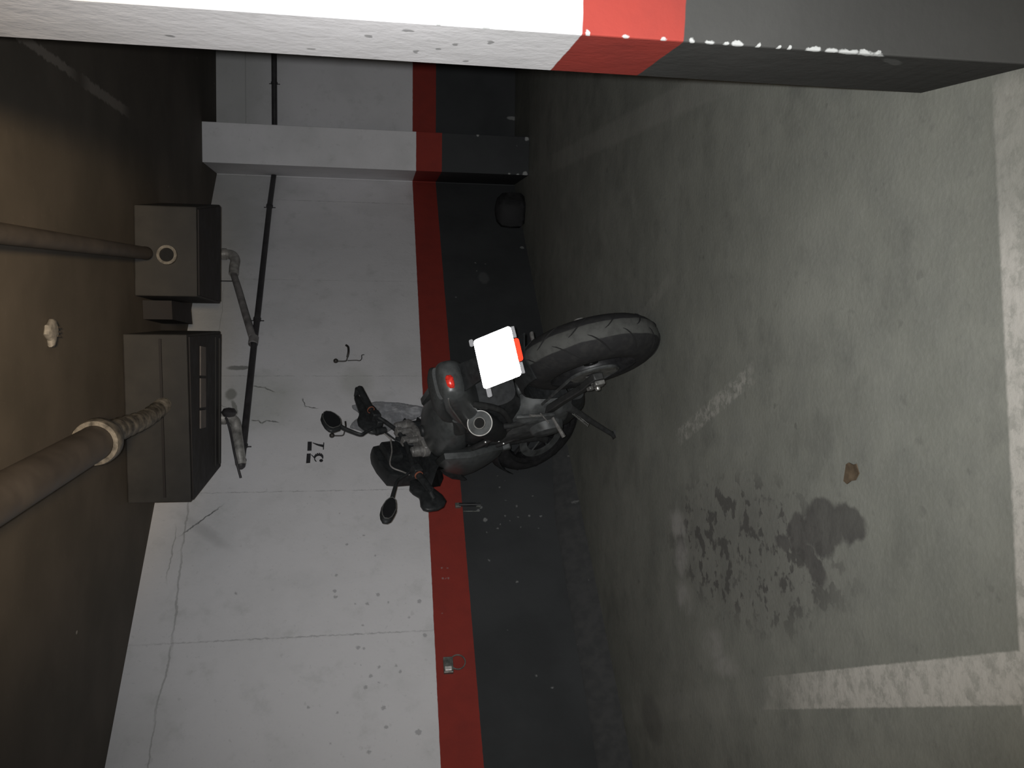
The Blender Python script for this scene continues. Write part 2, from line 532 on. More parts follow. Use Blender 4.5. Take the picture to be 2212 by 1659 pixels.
M['tread'] = tyre_mat()
M['rim'] = mat('black_rim', (0.018, 0.018, 0.019), 0.4)
M['plastic'] = mat('black_plastic', (0.024, 0.026, 0.027), 0.5, var=.3)
M['gloss'] = mat('satin_black_paint', (0.066, 0.071, 0.071), 0.38, var=.2, spec=.5)
M['seat'] = mat('black_vinyl_seat', (0.056, 0.060, 0.060), 0.7, bump=.3, scale=120)
M['frame'] = mat('dark_frame_paint', (0.035, 0.036, 0.036), 0.45)
M['engine'] = mat('engine_casting', (0.085, 0.090, 0.090), 0.55, .2, var=.45, scale=20)
M['silver'] = mat('cast_aluminium', (0.25, 0.245, 0.235), 0.42, 0.4, var=.3, scale=60)
M['chrome'] = mat('worn_chrome', (0.60, 0.60, 0.58), 0.28, 0.8, var=.2)
M['steel'] = mat('dull_steel', (0.20, 0.20, 0.19), 0.45, 0.5, var=.35)
M['steel_edge'] = mat('bright_rim_edge', (0.62, 0.62, 0.60), 0.4, 0.3)
M['hole'] = mat('hole_shade', (0.012, 0.012, 0.012), 0.9)  # black for flat discs that paint the shade inside openings
M['hose'] = mat('grey_hose', (0.22, 0.21, 0.20), 0.5)
M['amber'] = mat('orange_grip_ring', (0.34, 0.115, 0.07), 0.6)
M['glass_dark'] = mat('mirror_glass', (0.05, 0.052, 0.055), 0.12, 0.6, var=.1)
M['lens_red'] = mat('red_tail_lens', (0.85, 0.045, 0.03), 0.25, spec=.6, scale=90, var=.5)
M['number'] = mat('stencil_paint', (0.035, 0.035, 0.038), 0.8, var=.3)
M['hook'] = mat('hook_metal', (0.06, 0.055, 0.05), 0.45, .4)
M['leaf'] = mat('brown_leaf', (0.088, 0.064, 0.040), 0.8, var=.35)
M['bracket'] = mat('wall_bracket_zinc', (0.22, 0.23, 0.21), 0.4, .5, var=.4)
M['bracket_hi'] = mat('bracket_bright_lug', (0.75, 0.74, 0.70), 0.35, .3)
M['plate'] = retro('retroreflective_plate', (0.98, 0.98, 0.98), .30)
M['tab'] = retro('clear_reflector', (0.80, 0.80, 0.82), .40, .05)
M['red_reflector'] = retro('red_reflector', (1.0, 0.035, 0.015), .36, .35)


def bag_mat():
    t = NT('thin_clear_plastic')
    v = t.coord()
    n = t.noise(v, 14, 5)
    tr = t.node('ShaderNodeBsdfTransparent')
    tr.inputs[0].default_value = (0.86, 0.87, 0.88, 1)
    t.bump(n, 0.9, 0.02)
    t.put(t.bsdf.inputs['Base Color'], t.mix(t.rng(n, .4, .65), (0.34, 0.34, 0.35), (0.66, .66, .68)))
    t.bsdf.inputs['Roughness'].default_value = 0.35
    ms = t.node('ShaderNodeMixShader')
    t.put(ms.inputs[0], t.rng(n, .35, .7, .18, .62))
    t.t.links.new(tr.outputs[0], ms.inputs[1])
    t.t.links.new(t.bsdf.outputs[0], ms.inputs[2])
    out = [q for q in t.t.nodes if q.type == 'OUTPUT_MATERIAL'][0]
    t.t.links.new(ms.outputs[0], out.inputs[0])
    return t.m


M['bag'] = bag_mat()


# ------------------------------------------------------------------ mesh builder
class MB:
    def __init__(s, f=None):
        s.v = []
        s.f = []
        s.mi = []
        s.cur = 0
        s.tf = f

    def slot(s, i):
        s.cur = i
        return s

    def _add(s, vs, fs):
        b = len(s.v)
        for q in vs:
            q = Vector(q)
            s.v.append(s.tf(q) if s.tf else q)
        for f in fs:
            s.f.append([b + i for i in f])
            s.mi.append(s.cur)

    def box(s, c, d, rot=None, taper=None):
        c = Vector(c)
        vs = []
        for z in (-1, 1):
            k = taper if (taper and z > 0) else 1
            for x, y in ((-1, -1), (1, -1), (1, 1), (-1, 1)):
                q = Vector((x * d[0] / 2 * k, y * d[1] / 2 * k, z * d[2] / 2))
                if rot:
                    q = Euler(rot).to_matrix() @ q
                vs.append(c + q)
        s._add(vs, [(3, 2, 1, 0), (4, 5, 6, 7), (0, 1, 5, 4), (1, 2, 6, 5), (2, 3, 7, 6), (3, 0, 4, 7)])
        return s

    def loft(s, rings, cap=True):
        n = len(rings[0])
        vs = [q for r in rings for q in r]
        fs = []
        for i in range(len(rings) - 1):
            for j in range(n):
                a, b = i * n + j, i * n + (j + 1) % n
                fs.append((a, b, b + n, a + n))
        if cap:
            fs.append(tuple(reversed(range(n))))
            fs.append(tuple((len(rings) - 1) * n + j for j in range(n)))
        s._add(vs, fs)
        return s

    def tube(s, pts, r, seg=12, cap=True, flat=1.0):
        pts = [Vector(q) for q in pts]
        rr = r if isinstance(r, (list, tuple)) else [r] * len(pts)
        rings = []
        prev = None
        for i, q in enumerate(pts):
            if i == 0:
                d = pts[1] - q
            elif i == len(pts) - 1:
                d = q - pts[i - 1]
            else:
                d = (pts[i + 1] - q).normalized() + (q - pts[i - 1]).normalized()
            d.normalize()
            if prev is None:
                a = Vector((0, 0, 1)) if abs(d.z) < .9 else Vector((1, 0, 0))
                x = d.cross(a).normalized()
            else:
                x = (prev - d * prev.dot(d)).normalized()
            prev = x
            y = d.cross(x)
            rings.append([q + x * cos(2 * pi * k / seg) * rr[i] + y * sin(2 * pi * k / seg) * rr[i] * flat for k in range(seg)])
        return s.loft(rings, cap)

    def curve(s, pts, r, seg=10, sub=6):
        return s.tube(smooth(pts, sub), r, seg)

    def lathe(s, prof, c, ax, seg=40, closed=False):
        """prof: (radius, offset along axis)"""
        c = Vector(c)
        ax = Vector(ax).normalized()
        a = Vector((0, 0, 1)) if abs(ax.z) < .9 else Vector((1, 0, 0))
        x = ax.cross(a).normalized()
        y = ax.cross(x)
        n = len(prof)
        vs = []
        for k in range(seg):
            t = 2 * pi * k / seg
            e = x * cos(t) + y * sin(t)
            for (r, o) in prof:
                vs.append(c + e * r + ax * o)
        fs = []
        m = n if closed else n - 1
        for k in range(seg):
            for j in range(m):
                a0 = k * n + j
                a1 = k * n + (j + 1) % n
                b0 = ((k + 1) % seg) * n + j
                b1 = ((k + 1) % seg) * n + (j + 1) % n
                fs.append((a0, a1, b1, b0))
        s._add(vs, fs)
        return s

    def prism(s, poly, h, map3, bev=0.0, bulge=0.0):
        """poly 2d points, extruded along the third coordinate from h[0] to h[1]; map3(u,v,w)->xyz"""
        n = len(poly)
        cx = sum(q[0] for q in poly) / n
        cy = sum(q[1] for q in poly) / n
        rings = []

        def ring(k, wv):
            return [map3(cx + (q[0] - cx) * k, cy + (q[1] - cy) * k, wv) for q in poly]
        kk = 1 - bev
        bz = (h[1] - h[0]) * .3 if bev else 0
        rings = [ring(kk, h[0])]
        if bev:
            rings.append(ring(1, h[0] + bz))
            rings.append(ring(1, h[1] - bz))
        rings.append(ring(kk, h[1]))
        vs = [q for r in rings for q in r]
        fs = []
        for i in range(len(rings) - 1):
            for j in range(n):
                a, b = i * n + j, i * n + (j + 1) % n
                fs.append((a, b, b + n, a + n))
        base = len(vs)
        # inner rings so that the two faces can bulge
        for end, hh, sgn in ((0, h[0], -1), (len(rings) - 1, h[1], 1)):
            st = len(vs)
            vs += [map3(cx + (q[0] - cx) * kk * .55, cy + (q[1] - cy) * kk * .55, hh + sgn * bulge * .8) for q in poly]
            cc = len(vs)
            vs.append(map3(cx, cy, hh + sgn * bulge))
            for j in range(n):
                a, b = end * n + j, end * n + (j + 1) % n
                fs.append((a, st + j, st + (j + 1) % n, b) if sgn < 0 else (a, b, st + (j + 1) % n, st + j))
                fs.append((st + j, cc, st + (j + 1) % n) if sgn < 0 else (st + j, st + (j + 1) % n, cc))
        s._add(vs, fs)
        return s

    def build(s, name, mats, parent=None, smooth_=None, bevel=0.0, mw=None):
        import bmesh
        me = bpy.data.meshes.new(name)
        me.from_pydata(s.v, [], s.f)
        bm = bmesh.new()
        bm.from_mesh(me)
        bmesh.ops.recalc_face_normals(bm, faces=bm.faces)
        bm.to_mesh(me)
        bm.free()
        ms = mats if isinstance(mats, (list, tuple)) else [mats]
        for m in ms:
            me.materials.append(M[m])
        for p, i in zip(me.polygons, s.mi):
            p.material_index = i
        if smooth_:
            me.shade_smooth()
            try:
                me.set_sharp_from_angle(angle=radians(smooth_))
            except Exception:
                pass
        o = bpy.data.objects.new(name, me)
        COL.objects.link(o)
        if parent:
            o.parent = parent
        if mw is not None:
            o.matrix_world = mw
        if bevel:
            b = o.modifiers.new('bevel', 'BEVEL')
            b.width = bevel
            b.segments = 2
            b.limit_method = 'ANGLE'
            b.angle_limit = radians(40)
        return o


def smooth(pts, sub=6):
    pts = [Vector(q) for q in pts]
    P = [pts[0] * 2 - pts[1]] + pts + [pts[-1] * 2 - pts[-2]]
    out = []
    for i in range(1, len(P) - 2):
        for k in range(sub):
            t = k / sub
            a, b, c, d = P[i - 1], P[i], P[i + 1], P[i + 2]
            out.append(0.5 * ((2 * b) + (c - a) * t + (2 * a - 5 * b + 4 * c - d) * t * t + (3 * b - a - 3 * c + d) * t ** 3))
    out.append(pts[-1])
    return out


def empty(name, loc=(0, 0, 0), rot=(0, 0, 0)):
    e = bpy.data.objects.new(name, None)
    e.location = loc
    e.rotation_euler = rot
    e.empty_display_size = 0.1
    COL.objects.link(e)
    return e


def tag(o, label=None, cat=None, group=None, kind=None):
    for k, v in (('label', label), ('category', cat), ('group', group), ('kind', kind)):
        if v:
            o[k] = v
    return o


def ceil_z(y):
    return 2.27 + 0.041 * y


# ------------------------------------------------------------------ room
b = MB()
b.box((0.6, 3.2, -0.06), (13, 10.4, 0.12))
tag(b.build('floor', 'floor'), kind='structure')

b = MB()
ys = (-2.0, 8.4)
b._add([(-5.9, ys[0], ceil_z(ys[0])), (7.1, ys[0], ceil_z(ys[0])), (7.1, ys[1], ceil_z(ys[1])), (-5.9, ys[1], ceil_z(ys[1])),
        (-5.9, ys[0], ceil_z(ys[0]) + .15), (7.1, ys[0], ceil_z(ys[0]) + .15), (7.1, ys[1], ceil_z(ys[1]) + .15), (-5.9, ys[1], ceil_z(ys[1]) + .15)],
       [(0, 1, 2, 3), (4, 7, 6, 5), (0, 4, 5, 1), (1, 5, 6, 2), (2, 6, 7, 3), (3, 7, 4, 0)])
tag(b.build('ceiling', 'ceiling'), kind='structure')


def wall(name, P, D, L, th, m, seg=1):
    """a wall whose local x runs along D from P and whose visible face is local y=0"""
    D = Vector((*D, 0)).normalized()
    N = Vector((-D.y, D.x, 0))
    if N.dot(Vector((0, 1, 0))) < 0:
        N = -N
    back = N
    mw = Matrix.Identity(4)
    X, Z = D, Vector((0, 0, 1))
    Y = Z.cross(X)
    for i in range(3):
        mw[i][0], mw[i][1], mw[i][2] = X[i], Y[i], Z[i]
    mw.translation = Vector((*P, 0))
    sgn = 1 if Y.dot(back) > 0 else -1
    b = MB()
    vs = []
    for (x, y) in ((0, 0), (L, 0), (L, sgn * th), (0, sgn * th)):
        wpt = mw @ Vector((x, y, 0))
        vs.append(Vector((x, y, 0)))
    for (x, y) in ((0, 0), (L, 0), (L, sgn * th), (0, sgn * th)):
        wpt = mw @ Vector((x, y, 0))
        vs.append(Vector((x, y, ceil_z(wpt.y))))
    b._add(vs, [(0, 1, 2, 3), (4, 7, 6, 5), (0, 4, 5, 1), (1, 5, 6, 2), (2, 6, 7, 3), (3, 7, 4, 0)])
    o = b.build(name, m, mw=mw)
    tag(o, kind='structure')
    return o, mw


WP = (1.79, 7.363)
wall_left, ML = wall('wall_left', WP, (-.725, -.689), 10.0, .2, 'wall_left')
wall_right, MR = wall('wall_right', WP, (.9976, -.05), 5.2, .2, 'wall_right')


def WL(sx, z, off=0.0):
    """point on the left wall: sx metres from the corner, z up, off metres out from the wall"""
    q = ML @ Vector((sx, 0, z))
    return q + Vector((.689, -.725, 0)).normalized() * off


def quadprism(b, foot):
    n = len(foot)
    vs = [(x, y, 0) for x, y in foot] + [(x, y, ceil_z(y)) for x, y in foot]
    fs = [tuple(range(n)), tuple(range(2 * n - 1, n - 1, -1))] + [(i, (i + 1) % n, n + (i + 1) % n, n + i) for i in range(n)]
    b._add(vs, fs)


b = MB()
quadprism(b, [(1.70, 6.625), (2.005, 6.60), (2.10, 7.33), (1.795, 7.355)])
tag(b.build('wall_pilaster', 'pilaster', bevel=.004), 'white painted pilaster with red band in the back corner of the garage', kind='structure')

b = MB()
PF = [(.612, 1.410), (1.107, 1.338), (1.147, 1.613), (.652, 1.685)]
PB = [(.588, 1.350), (1.107, 1.278), (1.147, 1.613), (.652, 1.685)]
b.loft([[(PB[i][0] * e + PF[i][0] * (1 - e), PB[i][1] * e + PF[i][1] * (1 - e), .42 * (1 - e ** .5)) for i in range(4)]
        for e in [((12 - k) / 12) ** 2 for k in range(13)]] + [[(x, y, ceil_z(y)) for x, y in PF]])
tag(b.build('concrete_pillar', 'pillar', bevel=.004), 'big square pillar beside the camera, white over red over grey, chipped corner',
    'pillar', kind='structure')

# mortar kerb along the foot of the left wall
b = MB()
rings = []
for k in range(25):
    s = 2.3 + k * .32
    e = min(1, max(0, (s - 2.3) / 1.3))
    hh = 0.02 + .135 * e
    ww = 0.012 + .055 * e
    rings.append([WL(s, -.01, 0.0), WL(s, hh, 0.001), WL(s, hh * .9, ww * .25), WL(s, hh * .45, ww * .6), WL(s, -.01, ww)])
b.loft(rings)
tag(b.build('trim_1', 'kerb', smooth_=40), kind='structure')

# stencilled bay number painted on the wall
b = MB()


def onwall(u, v, wv):
    return WL(u, v, wv)


Z0, Z1 = 1.543, 1.645
# 3: flat bar, short diagonal, bowl with ball end.  (wall x grows to the viewer's left)
def strip(b, pts, wid, t0=.0006, t1=.0022):
    for (a, c), (w0, w1) in zip(zip(pts[:-1], pts[1:]), zip(wid[:-1], wid[1:])):
        d = Vector((c[0] - a[0], c[1] - a[1]))
        d.normalize()
        n = Vector((-d.y, d.x))
        poly = [(a[0] + n.x * w0, a[1] + n.y * w0), (c[0] + n.x * w1, c[1] + n.y * w1),
                (c[0] - n.x * w1, c[1] - n.y * w1), (a[0] - n.x * w0, a[1] - n.y * w0)]
        b.prism(poly, (t0, t1), onwall)


def num3(b, sl, sr):
    W_ = sl - sr
    X = lambda k: sl - W_ * k
    Zk = lambda k: Z1 - (Z1 - Z0) * k
    b.prism([(X(.02), Zk(.0)), (X(.95), Zk(.0)), (X(.97), Zk(.24)), (X(.05), Zk(.24))], (.0006, .0022), onwall)
    strip(b, [(X(.85), Zk(.27)), (X(.50), Zk(.50))], [.0022, .0035])
    pts, wid = [], []
    for k in range(13):
        a = radians(150 - 250 * k / 12)
        pts.append((X(.50 + .38 * cos(a)), Zk(.72 - .24 * sin(a))))
        wid.append(.003 + .0085 * max(0, cos(a)))
    strip(b, pts, wid)
    pts = [(X(.26) + .0115 * cos(2 * pi * k / 12), Zk(.88) + .0115 * sin(2 * pi * k / 12)) for k in range(12)]
    b.prism(pts, (.0006, .0022), onwall)


def num7(b, sl, sr):
    W_ = sl - sr
    X = lambda k: sl - W_ * k
    Zk = lambda k: Z1 - (Z1 - Z0) * k
    b.prism([(X(.02), Zk(.02)), (X(.98), Zk(.0)), (X(.97), Zk(.25)), (X(.03), Zk(.27))], (.0006, .0022), onwall)
    strip(b, [(X(.86), Zk(.30)), (X(.64), Zk(.62)), (X(.50), Zk(.97))], [.0022, .0065, .010])
    b.prism([(X(.12), Zk(.94)), (X(.88), Zk(.94)), (X(.86), Zk(1.0)), (X(.14), Zk(1.0))], (.0006, .0022), onwall)


num3(b, 3.142, 3.062)
num7(b, 3.044, 2.968)
o = b.build('bay_number', 'number')
o.parent = wall_left
o.matrix_parent_inverse = wall_left.matrix_world.inverted()
o['label'] = 'black stencilled number 37 on the white wall'

# ------------------------------------------------------------------ pipe on the wall
run = empty('wall_pipe', WL(0.02, 2.09, .05))
inv = run.matrix_world


def put(o, root):
    bpy.context.view_layer.update()
    o.parent = root
    o.matrix_parent_inverse = root.matrix_world.inverted()
    return o


b = MB()
OFF = .045
b.tube([WL(.04, 2.093, OFF), WL(.50, 2.088, OFF), WL(1.88, 2.052, OFF), WL(2.12, 2.048, OFF), WL(3.03, 2.022, OFF), WL(3.17, 2.02, OFF)], .022, 16)
put(b.build('pipe', 'pipe_dark', smooth_=40), run)
for (s, z) in ((.506, 2.088), (1.883, 2.052), (3.029, 2.022)):
    b = MB()
    d = (WL(1, 0) - WL(0, 0)).normalized()
    b.lathe([(.0225, -.008), (.027, -.008), (.027, .008), (.0225, .008)], WL(s, z, OFF), d, 20, True)
    b.tube([WL(s, z + .046, OFF * .7), WL(s, z - .046, OFF * .7)], .004, 8)
    b.box(WL(s, z, .012), (.02, .02, .025), rot=(0, 0, math.atan2(d.y, d.x)))
    put(b.build('pipe_clamp', 'pipe_dark'), run)
# branch from the right-hand box
b = MB()
b.tube([WL(1.42, 2.262, .075), WL(1.62, 2.20, .07), WL(1.84, 2.135, .06), WL(2.07, 2.065, OFF + .01)], [.024, .026, .026, .027], 14)
put(b.build('branch_pipe', 'pipe_grey', smooth_=40), run)
b = MB()
b.lathe([(.026, -.035), (.033, -.03), (.033, .035), (.026, .04)], WL(2.10, 2.055, OFF), d, 18, True)
put(b.build('coupling', 'pipe_grey', smooth_=40), run)
b = MB()
b.curve([WL(1.235, 2.40, .11), WL(1.235, 2.335, .11), WL(1.25, 2.285, .11), WL(1.30, 2.26, .105), WL(1.36, 2.262, .09), WL(1.43, 2.258, .078)], .036, 16, 5)
b.lathe([(.036, -.02), (.043, -.016), (.043, .016), (.036, .02)], WL(1.235, 2.345, .11), (0, 0, 1), 18, True)
put(b.build('elbow', 'galv', smooth_=50), run)
b = MB()
b.tube([WL(1.50, 2.36, .07), WL(1.50, 2.235, .07)], .004, 8)
put(b.build('hanger_rod', 'pipe_dark'), run)
# second branch under the left-hand box
b = MB()
b.curve([WL(2.905, 2.24, .16), WL(2.905, 2.12, .16), WL(2.93, 2.065, .15), WL(3.0, 2.05, .12), WL(3.08, 2.035, .10), WL(3.18, 2.02, .07)], [.036] * 5 * 5 + [.03], 16, 5) if False else \
    b.tube(smooth([WL(2.905, 2.24, .16), WL(2.905, 2.12, .16), WL(2.93, 2.07, .15), WL(3.0, 2.055, .12), WL(3.08, 2.038, .10), WL(3.18, 2.02, .05)], 5), .032, 16)
b.lathe([(.034, -.02), (.041, -.016), (.041, .016), (.034, .02)], WL(2.905, 2.14, .16), (0, 0, 1), 18, True)
put(b.build('elbow', 'galv', smooth_=50), run)
b = MB()
b.lathe([(.0, .035), (.018, .032), (.027, .018), (.029, -.03), (.022, -.03)], WL(3.17, 2.02, OFF), d, 18)
put(b.build('end_cap', 'pipe_dark', smooth_=50), run)
tag(run, 'long dark pipe running along the white left wall, with two jointed branches', 'pipe')

# the same line carries on right of the pilaster
r2 = empty('wall_pipe', (2.1, 7.28, 2.09))
b = MB()
b.tube([(2.12, 7.285, 2.085), (5.5, 7.115, 2.085)], .0235, 16)
put(b.build('pipe', 'pipe_dark', smooth_=40), r2)
for x in (2.56, 3.6):
    b = MB()
    yy = 7.285 - (x - 2.12) * .0503
    b.lathe([(.0225, -.008), (.028, -.008), (.028, .008), (.0225, .008)], (x, yy, 2.085), (1, -.05, 0), 20, True)
    b.tube([(x, yy + .02, 2.13), (x, yy + .02, 2.04)], .004, 8)
    put(b.build('pipe_clamp', 'pipe_dark'), r2)
tag(r2, 'short stretch of dark pipe on the white wall right of the pilaster', 'pipe')

# ------------------------------------------------------------------ duct boxes under the ceiling
def duct_box(quad, zb, label, right):
    root = empty('duct_box', (sum(q[0] for q in quad) / 4, sum(q[1] for q in quad) / 4, zb))
    b = MB()
    n = 4
    vs = [(x, y, zb) for x, y in quad] + [(x, y, ceil_z(y) - .002) for x, y in quad]
    b._add(vs, [tuple(range(4)), (7, 6, 5, 4)] + [(i, (i + 1) % 4, 4 + (i + 1) % 4, 4 + i) for i in range(4)])
    put(b.build('housing', 'box', bevel=.006), root)
    return tag(root, label, 'duct')


q2 = [(-.60, 4.40), (.245, 4.30), (.319, 5.19), (-.500, 5.165)]
box2 = duct_box(q2, 2.145, 'large dark duct box under the ceiling, left of the two, with foil pipe', 0)
q1 = [(.458, 4.54), (.925, 4.52), (1.075, 5.17), (.484, 5.17)]
box1 = duct_box(q1, 2.145, 'smaller dark duct box under the ceiling, right of the two, with round hole', 1)
# underside of the big box: shade painted as a dark sheet, pale strip, lip
b = MB()
b._add([(-.59, 4.42, 2.143), (.235, 4.33, 2.143), (.30, 5.17, 2.143), (-.49, 5.15, 2.143),
        (-.59, 4.42, 2.137), (.235, 4.33, 2.137), (.30, 5.17, 2.137), (-.49, 5.15, 2.137)],
       [(0, 1, 2, 3), (7, 6, 5, 4), (0, 4, 5, 1), (1, 5, 6, 2), (2, 6, 7, 3), (3, 7, 4, 0)])
put(b.build('underside_shade', 'box_dark'), box2)
b = MB()
for (x0, x1) in ((.045, .20), (-.125, .03), (-.235, -.14)):
    b.box(((x0 + x1) / 2, 4.63, 2.134), (x1 - x0, .13, .006))
put(b.build('pale_strip', 'box_pale'), box2)
b = MB()
b.box((-.10, 5.10, 2.134), (.74, .035, .010))
b.box((-.10, 4.98, 2.136), (.74, .012, .006))
put(b.build('lip', 'box'), box2)
b = MB()
b.box((-.175, 4.345, 2.27), (.80, .012, .012), rot=(0, 0, -.118))
put(b.build('seam_flange', 'box_dark'), box2)
# hanging cable under the big box
b = MB()
b.tube(smooth([(-.20, 5.1, 2.10), (-.215, 5.09, 2.09), (-.29, 5.06, 2.065), (-.42, 5.0, 2.03), (-.545, 4.98, 1.995)], 5), .007, 8)
b.lathe([(.0, -.03), (.03, -.024), (.045, 0), (.03, .024), (.0, .03)], (-.17, 5.14, 2.088), (1, 0, 0), 18)
o = b.build('loose_cable', 'pipe_dark', smooth_=50)
tag(o, 'thin black cable hanging slanted from under the large duct box', 'cable')
# dark sheet that paints the shade under the small box
b = MB()
b._add([(.468, 4.56, 2.143), (.915, 4.54, 2.143), (1.06, 5.15, 2.143), (.494, 5.15, 2.143),
        (.468, 4.56, 2.137), (.915, 4.54, 2.137), (1.06, 5.15, 2.137), (.494, 5.15, 2.137)],
       [(0, 1, 2, 3), (7, 6, 5, 4), (0, 4, 5, 1), (1, 5, 6, 2), (2, 6, 7, 3), (3, 7, 4, 0)])
put(b.build('underside_shade', 'box_dark'), box1)
b = MB()
b.lathe([(.036, -.02), (.050, -.02), (.050, .03), (.036, .03)], (.67, 4.53, 2.29), (0, 1, 0), 28, True)
put(b.build('collar', 'foil', smooth_=40), box1)
b = MB()
b.lathe([(.0, -.0), (.036, -.0)], (.67, 4.525, 2.29), (0, 1, 0), 24)
put(b.build('duct_hole', 'hole'), box1)
# lower box between / beside the two
b = MB()
b._add([(.35, 4.72, 2.31), (.45, 4.70, 2.31), (.475, 5.15, 2.31), (.36, 5.2, 2.31),
        (.35, 4.72, ceil_z(4.72) - .004), (.45, 4.70, ceil_z(4.7) - .004), (.475, 5.15, ceil_z(5.15) - .004), (.36, 5.2, ceil_z(5.2) - .004)],
       [(0, 1, 2, 3), (7, 6, 5, 4), (0, 4, 5, 1), (1, 5, 6, 2), (2, 6, 7, 3), (3, 7, 4, 0)])
tag(b.build('duct_link', 'box_dark'), 'short dark duct piece bridging the gap between the two duct boxes', 'duct')

# big pipe with coupling and foil hose
pb = empty('drain_pipe', (-.217, 3.29, 2.25))
b = MB()
P0, P1 = Vector((-.375, 1.9, 2.215)), Vector((-.215, 3.36, 2.255))
b.tube([P0, P1], .066, 28)
put(b.build('pipe', 'pvc', smooth_=40), pb)
b = MB()
dd = (P1 - P0).normalized()
b.lathe([(.067, -.045), (.084, -.045), (.088, -.03), (.088, .02), (.082, .03), (.078, .06), (.067, .06)], P1 - dd * .02, dd, 32, True)
put(b.build('coupling', 'foil', smooth_=40), pb)
b = MB()
b.tube(smooth([P1 + dd * .02, (-.20, 3.52, 2.275), (-.185, 3.75, 2.28), (-.165, 4.0, 2.27), (-.13, 4.22, 2.265), (-.10, 4.338, 2.26)], 8),
       [.050 + .006 * sin(k * 2.2) - .0004 * k for k in range(41)], 18)
put(b.build('foil_hose', 'foil', smooth_=60), pb)
tag(pb, 'fat brown pipe below the ceiling with a crumpled foil hose into the large box', 'pipe')

b = MB()
b.tube([(.40, 2.3, 2.275), (.665, 4.44, 2.375)], .032, 20)
b.lathe([(.0, .03), (.025, .026), (.034, .01), (.034, -.01)], (.665, 4.44, 2.375), (.12, .99, .04), 20)
tag(b.build('ceiling_pipe', 'pvc', smooth_=50), 'thin brown pipe along the ceiling that stops short of the smaller duct box', 'pipe')

# off-white fitting on the ceiling
ft = empty('ceiling_fitting', (.19, 3.276, ceil_z(3.276)))
b = MB()
zc = ceil_z(3.276)
out = [(-.010, -.058), (.022, -.050), (.030, -.028), (.046, -.012), (.048, .014), (.034, .036), (.010, .048), (-.012, .046),
       (-.022, .020), (-.050, .012), (-.052, -.014), (-.030, -.020), (-.024, -.036)]
b.prism([(x * 1.05, y * 1.05) for x, y in out], (-.022, -.001), lambda u, v, wv: (.19 + u, 3.276 + v, zc + wv - .0), bev=.12, bulge=.006)
put(b.build('cover', 'fitting', smooth_=40), ft)
b = MB()
for x in (-.012, .004, .020):
    b.box((.19 + x, 3.30, zc - .027), (.006, .030, .004))
put(b.build('slot', 'slot'), ft)
tag(ft, 'small off-white slotted fitting stuck on the bare brown ceiling', 'fitting')

# ------------------------------------------------------------------ hooks, bag, bracket, conduit
def hook(s, variant):
    root = empty('wall_hook', WL(s, 1.43))
    b = MB()
    z = 1.42
    b.tube(smooth([WL(s, 1.489, .012), WL(s, 1.44, .012), WL(s - .006, 1.425, .015), WL(s - .022, 1.419, .03), WL(s - .035, 1.419, .045)], 4), .0045, 8)
    put(b.build('stem', 'hook', smooth_=50), root)
    b = MB()
    b.lathe([(.0, .016), (.010, .013), (.0165, .004), (.0165, -.006), (.010, -.013), (0, -.015)], WL(s, 1.497, .016), (.689, -.725, 0), 18)
    put(b.build('ball', 'hook', smooth_=60), root)
    b = MB()
    if variant:
        b.tube(smooth([WL(s - .022, 1.419, .03), WL(s - .05, 1.412, .05), WL(s - .10, 1.415, .05), WL(s - .125, 1.430, .045)], 5), .008, 10)
        put(b.build('prong', 'hook', smooth_=50), root)
        b = MB()
        b.tube(smooth([WL(s - .006, 1.418, .012), WL(s - .002, 1.36, .02), WL(s + .002, 1.335, .02), WL(s - .02, 1.322, .02), WL(s - .052, 1.322, .02), WL(s - .058, 1.305, .02)], 5), .003, 8)
        put(b.build('wire', 'hook', smooth_=50), root)
    else:
        b.tube(smooth([WL(s - .022, 1.419, .03), WL(s - .045, 1.412, .045), WL(s - .085, 1.415, .05)], 5), .006, 10)
        put(b.build('prong', 'hook', smooth_=50), root)
    return root


tag(hook(2.265, 1), 'black hook with round ball and bent wire on the white wall, nothing hung on it', 'hook', 'hooks on the white wall')
tag(hook(2.932, 0), 'black hook with round ball beside the number 37, holding the plastic bag', 'hook', 'hooks on the white wall')

b = MB()
outl = [(2.734, 1.373), (2.80, 1.33), (2.822, 1.289), (2.861, 1.361), (2.911, 1.385), (2.95, 1.316), (2.965, 1.24), (2.955, 1.171), (2.93, 1.12),
        (2.903, 1.082), (2.864, 1.022), (2.84, .96), (2.786, .90), (2.745, .92), (2.735, .98), (2.722, 1.02), (2.715, 1.056), (2.700, 1.125), (2.705, 1.20), (2.715, 1.28)]
b.prism(outl, (.05, .09), onwall, bev=.12, bulge=.018)
o = b.build('plastic_bag', 'bag', smooth_=60)
sub = o.modifiers.new('sub', 'SUBSURF')
sub.levels = sub.render_levels = 3
sub.subdivision_type = 'SIMPLE'
tex = bpy.data.textures.new('crumple', 'CLOUDS')
tex.noise_scale = .06
dm = o.modifiers.new('crumple', 'DISPLACE')
dm.texture = tex
dm.strength = .022
tag(o, 'crumpled see-through plastic bag hanging on the wall behind the motorcycle', 'bag')

